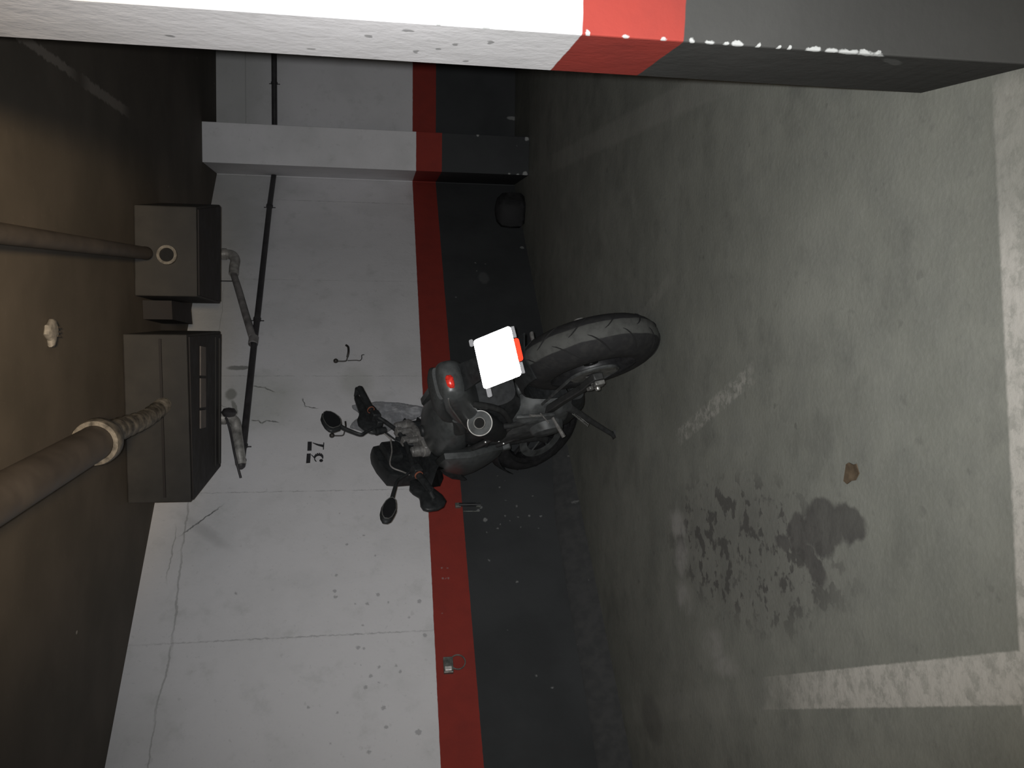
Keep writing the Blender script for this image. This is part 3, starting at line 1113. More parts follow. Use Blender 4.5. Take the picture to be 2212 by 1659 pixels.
br = empty('wall_bracket', WL(4.485, .845))
b = MB()
d = (WL(1, 0) - WL(0, 0)).normalized()
ang = math.atan2(d.y, d.x)
b.box(WL(4.485, .85, .012), (.085, .024, .05), rot=(0, 0, ang))
b.box(WL(4.485, .85, .028), (.06, .012, .035), rot=(0, 0, ang))
put(b.build('body', 'bracket', bevel=.003), br)
b = MB()
b.box(WL(4.512, .852, .034), (.022, .012, .034), rot=(0, 0, ang))
put(b.build('lug', 'bracket_hi', bevel=.002), br)
b = MB()
b.lathe([(.036, -.003), (.042, -.003), (.042, .003), (.036, .003)], WL(4.47, .800, .012), (.689, -.725, 0), 24, True)
put(b.build('ring', 'bracket', smooth_=40), br)
tag(br, 'small metal bracket with a ring fixed on the red stripe, left part of the wall', 'bracket')

cd = empty('wall_latch', WL(3.50, .66))
b = MB()
b.box(WL(3.487, .735, .012), (.03, .02, .035), rot=(0, 0, ang))
put(b.build('lug', 'bracket', bevel=.003), cd)
b = MB()
b.box(WL(3.487, .612, .012), (.03, .02, .03), rot=(0, 0, ang))
put(b.build('lug', 'bracket', bevel=.003), cd)
b = MB()
b.tube([WL(3.487, .73, .02), WL(3.489, .60, .02)], .011, 10)
put(b.build('bolt_body', 'plastic', smooth_=40), cd)
b = MB()
b.tube([WL(3.53, .705, .012), WL(3.533, .61, .012)], .003, 8)
put(b.build('rod', 'bracket', smooth_=40), cd)
tag(cd, 'small latch on the wall below the red stripe, left of the handlebar', 'latch')

# dark rounded lump in the corner by the pilaster
b = MB()
n = 16
rings = []
for k, (r, z) in enumerate(((.10, .0), (.125, .03), (.13, .12), (.12, .19), (.085, .23), (.03, .245))):
    rings.append([(1.46 + r * cos(2 * pi * j / n) * (1.1 + .12 * sin(3 * j)), 6.86 + r * sin(2 * pi * j / n) * (.8 + .1 * cos(2 * j)), z) for j in range(n)])
b.loft(rings)
tag(b.build('dark_lump', 'rubber', smooth_=60), 'black bundle lying on the floor in the corner left of the pilaster', 'lump')

# leaf on the floor
lf = []
b = MB()
pts = [(-.030, .055), (-.010, .060), (.014, .045), (.020, .015), (.016, -.020), (.020, -.05), (-.004, -.062), (-.022, -.045), (-.026, -.01), (-.036, .02)]
pts = [(x * 1.0, y * .52) for x, y in pts]
b.prism(pts, (.001, .003), lambda u, v, wv: (-.222 + u, 1.955 + v, wv + .25 * abs(u)))
tag(b.build('dead_leaf', 'leaf', smooth_=60), 'brown dead leaf lying alone on the bare floor in the foreground', 'leaf')

# ------------------------------------------------------------------ motorcycle
LEAN, YAW = radians(11.5), radians(15.5)
bike = empty('motorcycle', (.195, 3.5, 0))
bike.rotation_euler = (Matrix.Rotation(YAW, 3, 'Z') @ Matrix.Rotation(-LEAN, 3, 'Y')).to_euler()
tag(bike, 'black naked motorcycle parked on its side stand, seen from behind, front wheel turned left', 'motorcycle')

RK, DL = radians(24.5), radians(36)
B0 = Vector((0, 1.03, 1.06))
AX = Vector((0, -sin(RK), cos(RK)))
FW = Vector((0, cos(RK), sin(RK)))
PX = cos(DL) * Vector((1, 0, 0)) + sin(DL) * FW
QX = -sin(DL) * Vector((1, 0, 0)) + cos(DL) * FW


def st(v):
    v = Vector(v)
    return B0 + PX * v.x + QX * v.y + AX * v.z


def part(b, name, m, sm=40, bevel=0.0, parent=bike, label=None):
    o = b.build(name, m, smooth_=sm, bevel=bevel)
    o.parent = parent
    if label:
        o['label'] = label
    return o


def superring(y, cx, cz, hw, hh, e=2.6, n=28, f=None):
    r = []
    for k in range(n):
        t = 2 * pi * k / n
        c, s_ = cos(t), sin(t)
        x = math.copysign(abs(c) ** (2 / e), c) * hw
        z = math.copysign(abs(s_) ** (2 / e), s_) * hh
        r.append(Vector((cx + x, y, cz + z)))
    return r


def body(name, secs, m, e=2.6, tf=None, sm=60, parent=bike):
    b = MB(tf)
    b.loft([superring(y, cx, (z0 + z1) / 2, hw, (z1 - z0) / 2, e) for (y, cx, hw, z0, z1) in secs])
    return part(b, name, m, sm, parent=parent)


def wheel(tf, R, W_, rimR, front, c):
    """c: axle centre in the tf frame; axle along x"""
    c = Vector(c)
    # tyre cross-section
    prof = []
    n = 20
    for k in range(n + 1):
        a = -pi / 2 * 1.12 + pi * 1.12 * k / n
        prof.append((R - W_ * .62 + W_ * .62 * cos(a) if cos(a) > 0 else R - W_ * .62 + W_ * .30 * cos(a), W_ / 2 * sin(a) if abs(a) < pi / 2 else W_ / 2 * math.copysign(1, a) * .97))
    prof.append((rimR, W_ * .36))
    prof.append((rimR, -W_ * .36))
    b = MB(tf)
    b.lathe(prof, c, (1, 0, 0), 72, True)
    # tread grooves
    nf = len(b.f)
    b.slot(1)
    G = 13 if not front else 12
    for k in range(G):
        for sgn in (-1, 1):
            t0 = 2 * pi * (k + (.5 if sgn > 0 else 0)) / G
            pts = []
            for j in range(7):
                u = j / 6
                a = sgn * (.06 + .95 * u ** 1.3)
                t = t0 + .30 * u - .02
                rr = R - W_ * .62 + W_ * .62 * cos(a) + .0008
                x = W_ / 2 * sin(a)
                pts.append(c + Vector((x, rr * cos(t), rr * sin(t))))
            b.tube(pts, [.0010, .0024, .0030, .0032, .0030, .0026, .0012], 6)
    tyre = part(b, 'front_tyre' if front else 'rear_tyre', ['rubber' if front else 'tread', 'groove'], 60)
    b = MB(tf)
    rw = W_ * .36
    b.lathe([(rimR, -rw), (rimR + .008, -rw), (rimR + .006, -rw * .9), (rimR - .014, -rw * .6), (rimR - .022, 0), (rimR - .014, rw * .6),
             (rimR + .006, rw * .9), (rimR + .008, rw), (rimR, rw), (rimR - .022, rw * .7), (rimR - .032, 0), (rimR - .022, -rw * .7)], c, (1, 0, 0), 60, True)
    b.lathe([(.012, -.05), (.032, -.05), (.036, 0), (.032, .05), (.012, .05)], c, (1, 0, 0), 24, True)
    for k in range(5):
        t0 = 2 * pi * k / 5 + .3
        for dt in (-.17, .17):
            p0 = c + Vector((0, .03 * cos(t0), .03 * sin(t0)))
            p1 = c + Vector((0, (rimR - .02) * cos(t0 + dt), (rimR - .02) * sin(t0 + dt)))
            b.tube([p0, (p0 + p1) / 2, p1], [.015, .011, .012], 8, flat=.7)
    part(b, 'front_rim' if front else 'rear_rim', 'rim', 40)
    return tyre


wheel(None, .315, .185, .222, False, (0, 0, .315))
wheel(st, .298, .118, .222, True, (0, .049, -.857))


def disc(tf, c, x, r, name, m='steel'):
    b = MB(tf)
    cc = Vector(c) + Vector((x, 0, 0))
    b.lathe([(r * .68, -.0025), (r, -.0025), (r, .0025), (r * .68, .0025)], cc, (1, 0, 0), 48, True)
    for k in range(6):
        t = 2 * pi * k / 6
        b.tube([cc + Vector((0, .03 * cos(t), .03 * sin(t))), cc + Vector((0, r * .7 * cos(t + .3), r * .7 * sin(t + .3)))], .005, 6)
    part(b, name, m, 40)


disc(None, (0, 0, .315), .085, .11, 'brake_disc')
disc(st, (0, .049, -.857), -.072, .15, 'brake_disc', 'engine')
disc(st, (0, .049, -.857), .072, .15, 'brake_disc', 'engine')
for sx in (-1, 1):
    b = MB(st)
    b.box((sx * .078, -.06, -.78), (.05, .06, .11), rot=(.5, 0, 0))
    part(b, 'brake_caliper', 'engine', 40, .006)

# rear sprocket, chain, swingarm, axle nut
b = MB()
b.lathe([(.04, -.004), (.098, -.004), (.104, 0), (.098, .004), (.04, .004)], (-.098, 0, .315), (1, 0, 0), 44, True)
part(b, 'sprocket', 'steel', 30)
b = MB()
cp = []
for k in range(13):
    a = pi / 2 + pi * k / 12
    cp.append(Vector((-.098, .106 * cos(a), .315 + .106 * sin(a))))
cp += [Vector((-.098, .58, .40)), Vector((-.098, .62, .44)), Vector((-.098, .60, .48)), Vector((-.098, .54, .485))]
cp.append(cp[0])
b.tube(cp, .0075, 6, cap=False)
part(b, 'chain', 'engine', 30)
for sx in (-1, 1):
    b = MB()
    x = sx * .122
    b.loft([[Vector((x - .016, y, z - h_)), Vector((x + .016, y, z - h_)), Vector((x + .016, y, z + h_)), Vector((x - .016, y, z + h_))]
            for (y, z, h_) in ((-.055, .315, .022), (.0, .318, .030), (.10, .338, .020), (.28, .395, .020), (.45, .435, .026), (.58, .45, .034))])
    part(b, 'swingarm', 'frame', 30, .005)
b = MB()
b.lathe([(.0, -.172), (.009, -.172), (.012, -.166), (.012, -.158), (.022, -.156), (.024, -.140), (.024, -.135), (.0, -.135)], (0, 0, .315), (1, 0, 0), 24)
part(b, 'axle_nut', 'chrome', 30)
b = MB()
b.lathe([(.0, .135), (.024, .135), (.022, .156), (.0, .158)], (0, 0, .315), (1, 0, 0), 24)
part(b, 'axle_nut', 'chrome', 30)
b = MB()
b.box((-.150, -.03, .315), (.02, .05, .045))
b.box((-.150, .03, .335), (.016, .03, .03), rot=(.3, 0, 0))
part(b, 'chain_adjuster', 'steel', 30, .004)

# engine, frame, belly
body('engine', [(.40, 0, .10, .36, .52), (.46, 0, .15, .30, .60), (.62, 0, .175, .28, .68), (.80, 0, .17, .27, .74), (.95, 0, .155, .30, .80), (1.04, 0, .13, .40, .76)], 'engine', 4.0, sm=40)
for sx in (-1, 1):
    b = MB()
    b.lathe([(0, sx * .215), (.05, sx * .212), (.078, sx * .200), (.088, sx * .165), (.088, sx * .12)], (0, .60 if sx < 0 else .66, .43), (1, 0, 0), 32)
    part(b, 'engine_cover', 'engine', 40)
body('belly_pan', [(.50, 0, .09, .22, .32), (.62, 0, .13, .19, .36), (.85, 0, .14, .19, .42), (1.02, 0, .11, .26, .46), (1.08, 0, .07, .34, .44)], 'plastic', 3.0)
b = MB()
for sx in (-1, 1):
    for pp in ([(sx * .12, .55, .45), (sx * .15, .50, .62), (sx * .12, .45, .80), (sx * .09, .30, .86), (sx * .06, .05, .90)],
               [(sx * .05, 1.08, .92), (sx * .15, .90, .82), (sx * .165, .70, .72), (sx * .15, .52, .62)],
               [(sx * .05, 1.10, .82), (sx * .15, .98, .70), (sx * .16, .80, .55)],
               [(sx * .15, .90, .82), (sx * .15, .98, .70), (sx * .165, .70, .72)],
               [(sx * .13, .50, .62), (sx * .10, .30, .70), (sx * .07, .15, .88)]):
        b.tube(smooth(pp, 4), .015, 10)
part(b, 'frame', 'frame', 40)
b = MB()
b.tube([(-.01, .33, .42), (-.01, .42, .72)], .028, 14)
k = 0
for k in range(8):
    b.lathe([(.030, -.005), (.040, 0), (.030, .005)], Vector((-.01, .33, .42)).lerp(Vector((-.01, .42, .72)), .12 + k * .1), (0, .09, .3), 18, True)
part(b, 'rear_shock', 'engine', 40)
# rear hugger + inner fender, fills the gap above the tyre
b = MB()
rings = []
for k in range(9):
    t = radians(62 + k * 13 - 62) + radians(10)
    R_ = .338
    rings.append([Vector((x, R_ * cos(t), .315 + R_ * sin(t) - abs(x) * .25)) for x in (-.10, -.05, 0, .05, .10)] +
                 [Vector((x, (R_ + .008) * cos(t), .315 + (R_ + .008) * sin(t) - abs(x) * .25)) for x in (.10, .05, 0, -.05, -.10)])
b.loft(rings)
part(b, 'mudguard', 'plastic', 50)
body('airbox', [(.30, 0, .085, .60, .86), (.42, 0, .13, .56, .84), (.60, 0, .15, .58, .82), (.80, 0, .15, .66, .84)], 'plastic', 3.2)

# tail, seats, tank
body('tail_unit', [(-.035, 0, .055, .905, .955), (-.02, 0, .078, .885, .972), (.03, 0, .094, .855, .985), (.15, 0, .108, .82, .975), (.32, 0, .122, .77, .93), (.50, 0, .130, .72, .88), (.60, 0, .125, .72, .86)], 'gloss', 3.0)
body('pillion_seat', [(.02, 0, .070, .960, .995), (.06, 0, .085, .955, 1.010), (.18, 0, .100, .94, 1.005), (.30, 0, .108, .91, .975), (.36, 0, .105, .89, .94)], 'seat', 2.8)
body('rider_seat', [(.34, 0, .115, .86, .925), (.40, 0, .130, .84, .900), (.52, 0, .138, .82, .875), (.64, 0, .120, .82, .875), (.72, 0, .10, .83, .90)], 'seat', 2.8)
body('fuel_tank', [(.64, 0, .085, .80, .885), (.70, 0, .120, .78, .935), (.80, 0, .150, .76, .975), (.92, 0, .165, .75, 1.000), (1.02, 0, .160, .76, .995), (1.10, 0, .13, .80, .96), (1.15, 0, .09, .84, .92)], 'gloss', 2.4)
b = MB()
b.lathe([(0, .012), (.026, .011), (.032, .004), (.032, -.01)], (0, .93, 1.0), (0, 0, 1), 24)
part(b, 'fuel_cap', 'plastic', 40)
# piping along tail's left edge
b = MB()
b.tube(smooth([(-.082, -.02, .955), (-.100, .05, .945), (-.118, .20, .905), (-.134, .40, .850), (-.140, .52, .80)], 6), .0035, 8)
part(b, 'trim_line', 'steel', 40)
for sx in (-1, 1):
    b = MB()
    poly = [(.80, .93), (1.00, .965), (1.14, .93), (1.26, .84), (1.22, .72), (1.08, .62), (.95, .60), (.86, .68), (.80, .80)]
    b.prism(poly, (.13, .205), lambda u, v, wv, sx=sx: (sx * (wv + .03 * (1 - abs(v - .80) / .2) - .0), u, v), bev=.15, bulge=.02)
    part(b, 'side_shroud', 'gloss', 40)
    b = MB()
    b.loft([[Vector((sx * (x - t), y, z - h_)), Vector((sx * (x + t), y, z - h_)), Vector((sx * (x + t), y, z + h_)), Vector((sx * (x - t), y, z + h_))]
            for (x, y, z, t, h_) in ((.17, 1.0, .91, .02, .045), (.215, 1.06, .885, .014, .042), (.245, 1.12, .855, .008, .028), (.268, 1.16, .808, .003, .008))])
    part(b, 'shroud_wing', 'plastic', 30)
# left radiator / cooler lobe
b = MB()
b.box((0, 1.10, .66), (.34, .05, .26), rot=(-.25, 0, 0))
part(b, 'radiator', 'engine', 30, .008)

# tail lamp
b = MB()
b.prism([(-.034, -.013), (-.020, -.018), (.012, -.018), (.024, -.010), (.026, .008), (.014, .016), (-.020, .014), (-.032, .004)], (-.012, .008),
        lambda u, v, wv: (-.012 + u, -.035 + wv + .15 * abs(u), .936 + v), bev=.15, bulge=.004)
part(b, 'tail_lamp', 'lens_red', 40, label='small red tail lamp lens')
# plate, holder, reflectors
T0, T1 = Vector((-.008, -.17, .833)), Vector((0, -.265, .676))
pu = Vector((1, 0, -.02)).normalized()
pv = (T0 - T1).normalized()
pw = pu.cross(pv)
pc = (T0 + T1) / 2


def pl(u, v, wv):
    return pc + pu * u + pv * v - pw * 0 + pu.cross(pv) * (-wv)


def rrect(hw, hh, r, n=5):
    pts = []
    for cx, cy, a0 in ((hw - r, hh - r, 0), (-hw + r, hh - r, 90), (-hw + r, -hh + r, 180), (hw - r, -hh + r, 270)):
        for k in range(n + 1):
            a = radians(a0 + 90 * k / n)
            pts.append((cx + r * cos(a), cy + r * sin(a)))
    return pts


facing = (pu.cross(pv)).dot(Vector((0, -1, 0)))
sg = 1 if facing > 0 else -1


def pl(u, v, wv):
    return pc + pu * u + pv * v + pu.cross(pv) * (wv * sg)


holder = MB()
holder.prism(rrect(.100, .080, .012), (-.012, -.002), pl, bev=.02)
holder.loft([[Vector((-w_, y, z)), Vector((w_, y, z)), Vector((w_, y + .03, z + .004)), Vector((-w_, y + .03, z + .004))]
             for (w_, y, z) in ((.045, -.19, .74), (.045, -.15, .78), (.05, -.08, .83), (.06, 0, .88), (.06, .06, .90))])
ho = part(holder, 'plate_holder', 'plastic', 40)
b = MB()
b.prism(rrect(.104, .084, .014), (0, .003), pl)
part(b, 'number_plate', 'plate', 30, label='number plate shining white, lit by the flash')
for (x, y_, hw, hh) in ((-.122, .066, .018, .009), (.098, .094, .014, .008)):
    b = MB()
    b.prism([(x + q[0], y_ + q[1]) for q in rrect(hw, hh, .005)], (-.004, .004), pl)
    part(b, 'clear_reflector', 'tab', 30, parent=ho)
b = MB()
b.prism([(q[0] - .000, q[1] - .090) for q in rrect(.047, .013, .010)], (-.010, .002), pl, bev=.08)
part(b, 'red_reflector', 'red_reflector', 40, parent=ho, label='red reflector under the plate')
for sx in (-1, 1):
    b = MB()
    b.box(pl(sx * .075, -.090, -.004), (.045, .010, .012))
    part(b, 'lower_clip', 'tab', 30, parent=ho)

# silencer
SA, SB = Vector((-.150, .285, .800)), Vector((-.135, .64, .66))
sd = (SA - SB).normalized()
sl = empty('silencer')
sl.parent = bike
b = MB()
b.tube([SB - sd * .10, SB, SB + sd * .06, SA - sd * .02, SA], [.030, .045, .060, .062, .058], 32)
part(b, 'can', 'plastic', 50, parent=sl)
b = MB()
b.lathe([(.0, .0025), (.024, .0025), (.056, .0025), (.056, -.004), (0, -.004)], SA, sd, 40)
part(b, 'end_plate', 'engine', 30, parent=sl)
b = MB()
b.lathe([(.0545, .000), (.0585, .000), (.0585, .005), (.0545, .005)], SA, sd, 48, True)
part(b, 'outer_rim', 'steel_edge', 30, parent=sl, label='bright thin metal rim')
b = MB()
b.lathe([(.0235, .002), (.0275, .002), (.0275, .012), (.0235, .012)], SA, sd, 36, True)
part(b, 'tailpipe', 'steel', 30, parent=sl)
b = MB()
b.lathe([(.0, .0035), (.0235, .0035)], SA, sd, 32)
part(b, 'bore', 'hole', 30, parent=sl)
b = MB()
b.tube(smooth([SB, (-.13, .72, .58), (-.12, .80, .45), (-.10, .90, .36)], 6), .026, 14)
part(b, 'pipe', 'engine', 50, parent=sl)
sl.location = (0, 0, 0)

# footrests, side stand, small bright bolts
pegs = MB()
pegs.tube([(-.13, .42, .60), (-.15, .40, .50), (-.15, .44, .42)], .010, 8)
part(pegs, 'footrest_bracket', 'engine', 40)
b = MB()
b.tube([(-.170, .250, .575), (-.172, .262, .552)], .0075, 10)
b.tube([(-.172, .265, .548), (-.174, .285, .512)], .0045, 8)
part(b, 'gear_rod', 'silver', 40)
b = MB()
b.tube([(-.165, .275, .520), (-.205, .330, .480)], .0035, 8)
part(b, 'gear_lever', 'silver', 40)
b = MB()
b.tube([(-.165, .43, .43), (-.265, .45, .395)], [.013, .017], 10, flat=.6)
part(b, 'footrest', 'silver', 40, label='worn grey footrest')
b = MB()
b.tube([(.165, .43, .43), (.27, .45, .42)], [.013, .017], 10, flat=.6)
part(b, 'footrest', 'silver', 40)
b = MB()
foot = Vector((-.268, .741, .055))
piv = Vector((-.125, .47, .33))
b.tube([piv, piv.lerp(foot, .15), piv.lerp(foot, .5), piv.lerp(foot, .93), foot], [.024, .019, .014, .0125, .014], 12)
R3 = bike.rotation_euler.to_matrix().inverted()
b.box(foot + Vector((0, .0, -.0)), (.045, .06, .012), rot=(0, -.2, 0))
part(b, 'side_stand', 'frame', 40)
b = MB()
sp0, sp1 = piv + Vector((-.028, .02, -.02)), piv.lerp(foot, .45) + Vector((-.022, 0, .015))
pts = []
for k in range(61):
    t = k / 60
    c_ = sp0.lerp(sp1, t)
    pts.append(c_ + Vector((.007 * cos(k * 1.3), 0, .007 * sin(k * 1.3))))
b.tube(pts, .0025, 6)
part(b, 'stand_spring', 'steel', 40)
for q in ((-.176, .70, .66), (-.176, .80, .62), (-.18, .62, .74)):
    b = MB()
    b.lathe([(0, -.006), (.007, -.005), (.008, 0)], q, (1, 0, 0), 12)
    part(b, 'bolt', 'chrome', 40)

# ---- front end
for sx in (-1, 1):
    b = MB(st)
    b.tube([(sx * .105, .01, .035), (sx * .105, .01, -.42)], .0265, 20)
    part(b, 'fork_stanchion', 'plastic', 40)
    b = MB(st)
    b.tube([(sx * .105, .01, -.40), (sx * .105, .01, -.80), (sx * .100, .045, -.86)], [.032, .030, .026], 20)
    part(b, 'fork_leg', 'frame', 40)
    b = MB(st)
    b.lathe([(0, .045), (.018, .045), (.020, .038), (.026, .036), (.029, .020), (.031, -.02), (.035, -.024), (.035, -.055), (.027, -.056)], (sx * .105, .01, 0), (0, 0, 1), 28)
    part(b, 'fork_cap', 'silver', 30)
b = MB(st)
b.prism([(-.135, .02), (-.125, -.025), (-.06, -.045), (.06, -.045), (.125, -.025), (.135, .02), (.10, .05), (.04, .045), (-.04, .045), (-.10, .05)],
        (-.052, -.020), lambda u, v, wv: (u, v, wv), bev=.08)
b.box((0, -.01, -.015), (.05, .04, .03))
part(b, 'triple_clamp', 'silver', 30, .003)
b = MB(st)
b.prism([(-.135, .02), (-.125, -.03), (.125, -.03), (.135, .02), (.06, .05), (-.06, .05)], (-.25, -.21), lambda u, v, wv: (u, v, wv), bev=.05)
part(b, 'lower_clamp', 'frame', 30)
for sx in (-1, 1):
    b = MB(st)
    b.tube([(sx * .04, -.012, -.02), (sx * .04, -.012, .045)], .017, 14)
    b.box((sx * .04, -.012, .055), (.034, .044, .034))
    part(b, 'bar_riser', 'silver', 30, .003)
b = MB(st)
b.tube(smooth([(.42, -.04, .128), (.30, -.03, .135), (.20, -.02, .130), (.12, -.012, .085), (.04, -.012, .058), (-.04, -.012, .058), (-.14, -.012, .078), (-.24, -.02, .105), (-.33, -.03, .118), (-.46, -.04, .118)], 6), .012, 12)
part(b, 'handlebar', 'plastic', 40)
b = MB(st)
b.tube([(.41, -.04, .129), (.24, -.023, .133)], .0185, 14)
part(b, 'grip', 'plastic', 40)
b = MB(st)
b.tube([(-.45, -.04, .118), (-.33, -.03, .118)], .0185, 14)
part(b, 'grip', 'plastic', 40)
b = MB(st)
b.lathe([(.0185, -.003), (.022, -.003), (.022, .003), (.0185, .003)], (-.325, -.030, .118), (1, .05, 0), 24, True)
part(b, 'grip_ring', 'amber', 30, label='orange ring by the left grip')
b = MB(st)
b.lathe([(.018, -.0025), (.0205, -.0025), (.0205, .0025), (.018, .0025)], (.235, -.022, .133), (1, .05, 0), 24, True)
part(b, 'grip_ring', 'amber', 30, label='dark orange ring by the right grip')
b = MB(st)
b.box((.185, -.018, .130), (.045, .05, .045))
b.box((.15, .0, .118), (.04, .035, .035))
part(b, 'switch_pod', 'plastic', 30, .006)
b = MB(st)
b.box((-.285, -.024, .110), (.05, .05, .048))
part(b, 'switch_pod', 'plastic', 30, .006)
b = MB(st)
b.tube([(.10, .015, .10), (.095, .015, .150)], [.018, .020], 14)
b.lathe([(0, .006), (.021, .005), (.021, -.004)], (.094, .015, .154), (0, 0, 1), 18)
part(b, 'brake_reservoir', 'plastic', 40)

# hand guards (broad paddles in front of the grips)
RG = [(.425, .128), (.414, .146), (.36, .155), (.291, .166), (.262, .180), (.225, .207), (.18, .218), (.135, .207), (.10, .185), (.085, .160), (.105, .125), (.14, .096), (.19, .075),
      (.25, .060), (.31, .062), (.36, .080), (.41, .112)]
LG = [(-.335, .158), (-.300, .140), (-.292, .108), (-.315, .085), (-.355, .068), (-.395, .045), (-.45, .032), (-.495, .038), (-.53, .070), (-.548, .115), (-.545, .165), (-.528, .183),
      (-.49, .178), (-.44, .155), (-.415, .148), (-.385, .166), (-.355, .170)]
for pts, nm in ((RG, 'r'), (LG, 'l')):
    b = MB(st)
    b.prism(pts, (.020, .045), lambda u, v, wv: (u, wv - .35 * (abs(u) - .25) ** 2 * 1.0, v), bev=.06, bulge=.012)
    part(b, 'hand_guard', 'plastic', 50)
b = MB(st)
b.lathe([(0, -.010), (.008, -.008), (.0105, 0)], (-.462, .005, .098), (0, 1, 0), 16)
part(b, 'guard_bolt', 'chrome', 40)
b = MB(st)
b.tube([(.40, -.03, .130), (.432, -.02, .130), (.432, .03, .125)], .013, 10)
part(b, 'bar_end', 'plastic', 40)
b = MB(st)
b.tube([(-.45, -.03, .118), (-.485, -.02, .112), (-.49, .025, .105)], .013, 10)
part(b, 'bar_end', 'plastic', 40)
for sx in (-1, 1):
    b = MB(st)
    s0 = .17 if sx > 0 else -.27
    z0 = .125 if sx > 0 else .105
    b.tube(smooth([(s0, .0, z0), (s0 + sx * .05, .02, z0 - .01), (s0 + sx * .15, .022, z0 + .0)], 4), .006, 8, flat=.6)
    part(b, 'lever', 'engine', 40)

# mirrors
MR_ = [(.25, .407), (.29, .385), (.300, .365), (.292, .338), (.272, .322), (.235, .308), (.204, .308), (.165, .322), (.145, .342), (.133, .385), (.145, .402), (.175, .412), (.215, .412)]
ML_ = [(-.405, .290), (-.43, .284), (-.460, .294), (-.495, .310), (-.524, .336), (-.548, .362), (-.557, .385), (-.549, .406), (-.52, .405), (-.489, .394), (-.452, .370), (-.424, .340), (-.408, .312)]
for pts, stem in ((MR_, [(.115, .01, .165), (.095, .012, .215), (.082, .015, .250), (.115, .018, .285), (.160, .022, .318), (.195, .022, .335)]),
                  (ML_, [(-.245, .0, .105), (-.270, .008, .150), (-.300, .014, .215), (-.345, .018, .250), (-.395, .022, .285), (-.43, .022, .310)])):
    b = MB(st)
    n_ = len(smooth(stem, 5))
    b.tube(smooth(stem, 5), [.009 + .007 * k / n_ for k in range(n_)], 10, flat=.7)
    stm = part(b, 'mirror_stem', 'plastic', 50)
    b = MB(st)
    b.prism(pts, (.012, .034), lambda u, v, wv: (u, wv, v), bev=.10, bulge=.010)
    hd = part(b, 'mirror', 'plastic', 50)
    b = MB(st)
    n = len(pts)
    cx = sum(q[0] for q in pts) / n
    cy = sum(q[1] for q in pts) / n
    inner = [(cx + (q[0] - cx) * .84, cy + (q[1] - cy) * .84) for q in pts]
    b.prism(inner, (.0005, .004), lambda u, v, wv: (u, wv, v))
    part(b, 'mirror_glass', 'glass_dark', 30, parent=hd)
    b = MB(st)
    ring = [(cx + (q[0] - cx) * .86, .0015, cy + (q[1] - cy) * .86) for q in pts]
    ring.append(ring[0])
    b.tube(ring, .0022, 6, cap=False)
    part(b, 'mirror_rim', 'steel', 40, parent=hd)

# headlight cowl / screen, dash, hose
SCR = [(.050, .166), (.100, .150), (.118, .06), (.130, .0), (.126, -.06), (.07, -.12), (-.05, -.14), (-.12, -.10), (-.152, -.02), (-.150, .10), (-.136, .156), (-.03, .170)]
b = MB(st)
b.prism(SCR, (.12, .20), lambda u, v, wv: (u, wv + .25 * max(0, .16 - v) * .3, v), bev=.03, bulge=.008)
part(b, 'headlight_cowl', 'plastic', 25)
b = MB(st)
b.lathe([(0, .245), (.055, .240), (.075, .21), (.08, .16)], (-.01, .0, -.03), (0, 1, 0), 28)
part(b, 'headlight', 'glass_dark', 40)
b = MB(st)
b.prism(rrect(.065, .045, .012), (.060, .105), lambda u, v, wv: (-.005 + u, wv, .095 + v), bev=.06)
dsh = part(b, 'dashboard', 'plastic', 30)
b = MB(st)
b.prism(rrect(.052, .032, .008), (.056, .060), lambda u, v, wv: (-.005 + u, wv, .097 + v))
part(b, 'display', 'glass_dark', 30, parent=dsh)
b = MB(st)
b.tube(smooth([(.095, .02, .120), (.060, .045, .082), (.040, .05, .085), (-.038, .05, .115), (-.124, .05, .166), (-.165, .05, .166), (-.20, .05, .130), (-.25, .03, .12)], 6), .0042, 8)
part(b, 'brake_hose', 'hose', 50)
b = MB(st)
b.tube(smooth([(.07, .01, .11), (.03, .05, .04), (-.02, .04, -.03), (-.03, .03, -.2)], 6), .005, 8)
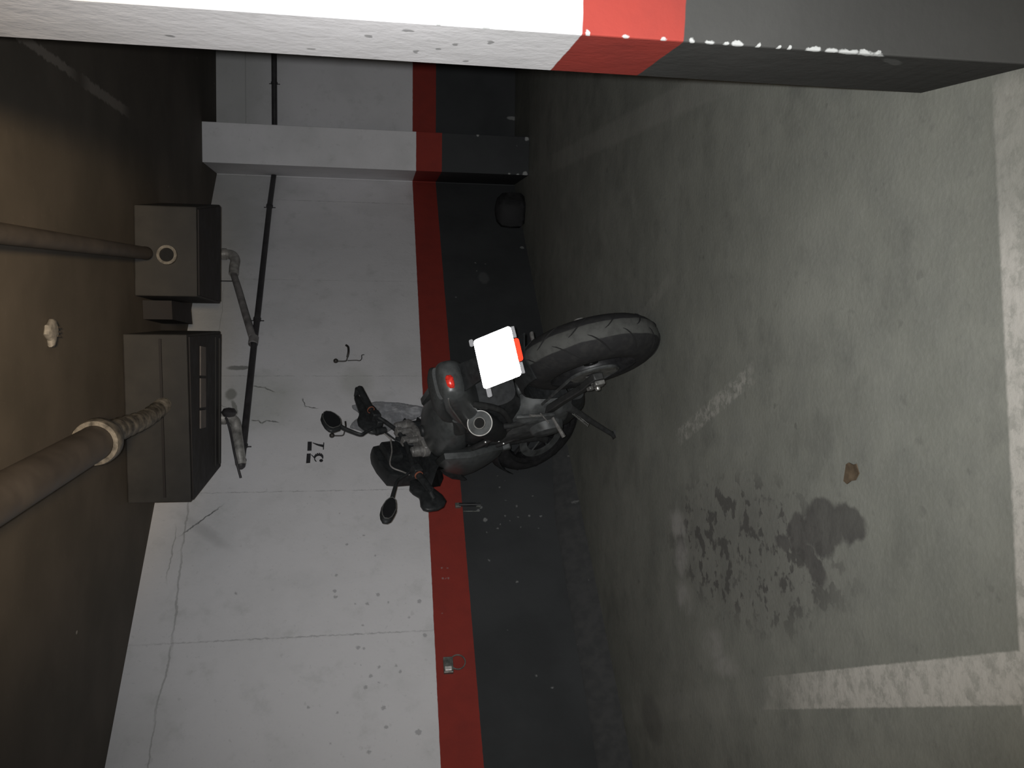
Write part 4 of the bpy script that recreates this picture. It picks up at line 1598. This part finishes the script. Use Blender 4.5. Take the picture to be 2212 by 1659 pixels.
b.tube(smooth([(-.28, .01, .10), (-.2, .05, .04), (-.08, .05, -.04), (-.05, .03, -.2)], 6), .005, 8)
part(b, 'control_cable', 'plastic', 50)
b = MB(st)
b.lathe([(0, .010), (.012, .010), (.014, .002), (.014, -.01)], (0.0, -.012, -.02), (0, 0, 1), 18)
part(b, 'steering_nut', 'chrome', 40)
b = MB(st)
b.lathe([(0, .006), (.007, .006), (.008, -.004)], (-.075, .03, .03), (0, -1, 0), 12)
part(b, 'bolt', 'chrome', 40)
b = MB(st)
b.loft([[Vector((x - .03, .03, z - h_)), Vector((x + .03, .03, z - h_)), Vector((x + .03, .15, z - h_ * .8)), Vector((x - .03, .15, z - h_ * .8)),
         Vector((x - .03, .15, z + h_)), Vector((x - .03, .03, z + h_))][:6] for (x, z, h_) in ((.17, -.10, .05), (.08, -.12, .07), (-.08, -.12, .075), (-.16, -.10, .06), (-.215, -.075, .03))])
part(b, 'fork_cover', 'plastic', 30)
# small side fin of the cowl
for sx in (-1, 1):
    b = MB(st)
    b.loft([[Vector((sx * (x - .01), y, z - h_)), Vector((sx * (x + .01), y, z - h_)), Vector((sx * (x + .006), y, z + h_)), Vector((sx * (x - .01), y, z + h_))]
            for (x, y, z, h_) in ((.12, .16, -.06, .06), (.165, .13, -.07, .045), (.195, .08, -.075, .022), (.215, .05, -.085, .004))])
    part(b, 'cowl_fin', 'plastic', 30)
# front mudguard
b = MB(st)
rings = []
for k in range(15):
    t = radians(20 + k * 10)
    R_ = .318
    cy_, cz_ = .049, -.857
    rings.append([Vector((x, cy_ + R_ * cos(t), cz_ + R_ * sin(t) - 0)) * 1 - Vector((0, cos(t), sin(t))) * (abs(x) * .35) for x in (-.068, -.04, 0, .04, .068)] +
                 [Vector((x, cy_ + (R_ + .005) * cos(t), cz_ + (R_ + .005) * sin(t))) - Vector((0, cos(t), sin(t))) * (abs(x) * .35) for x in (.068, .04, 0, -.04, -.068)])
b.loft(rings)
part(b, 'front_mudguard', 'plastic', 50)
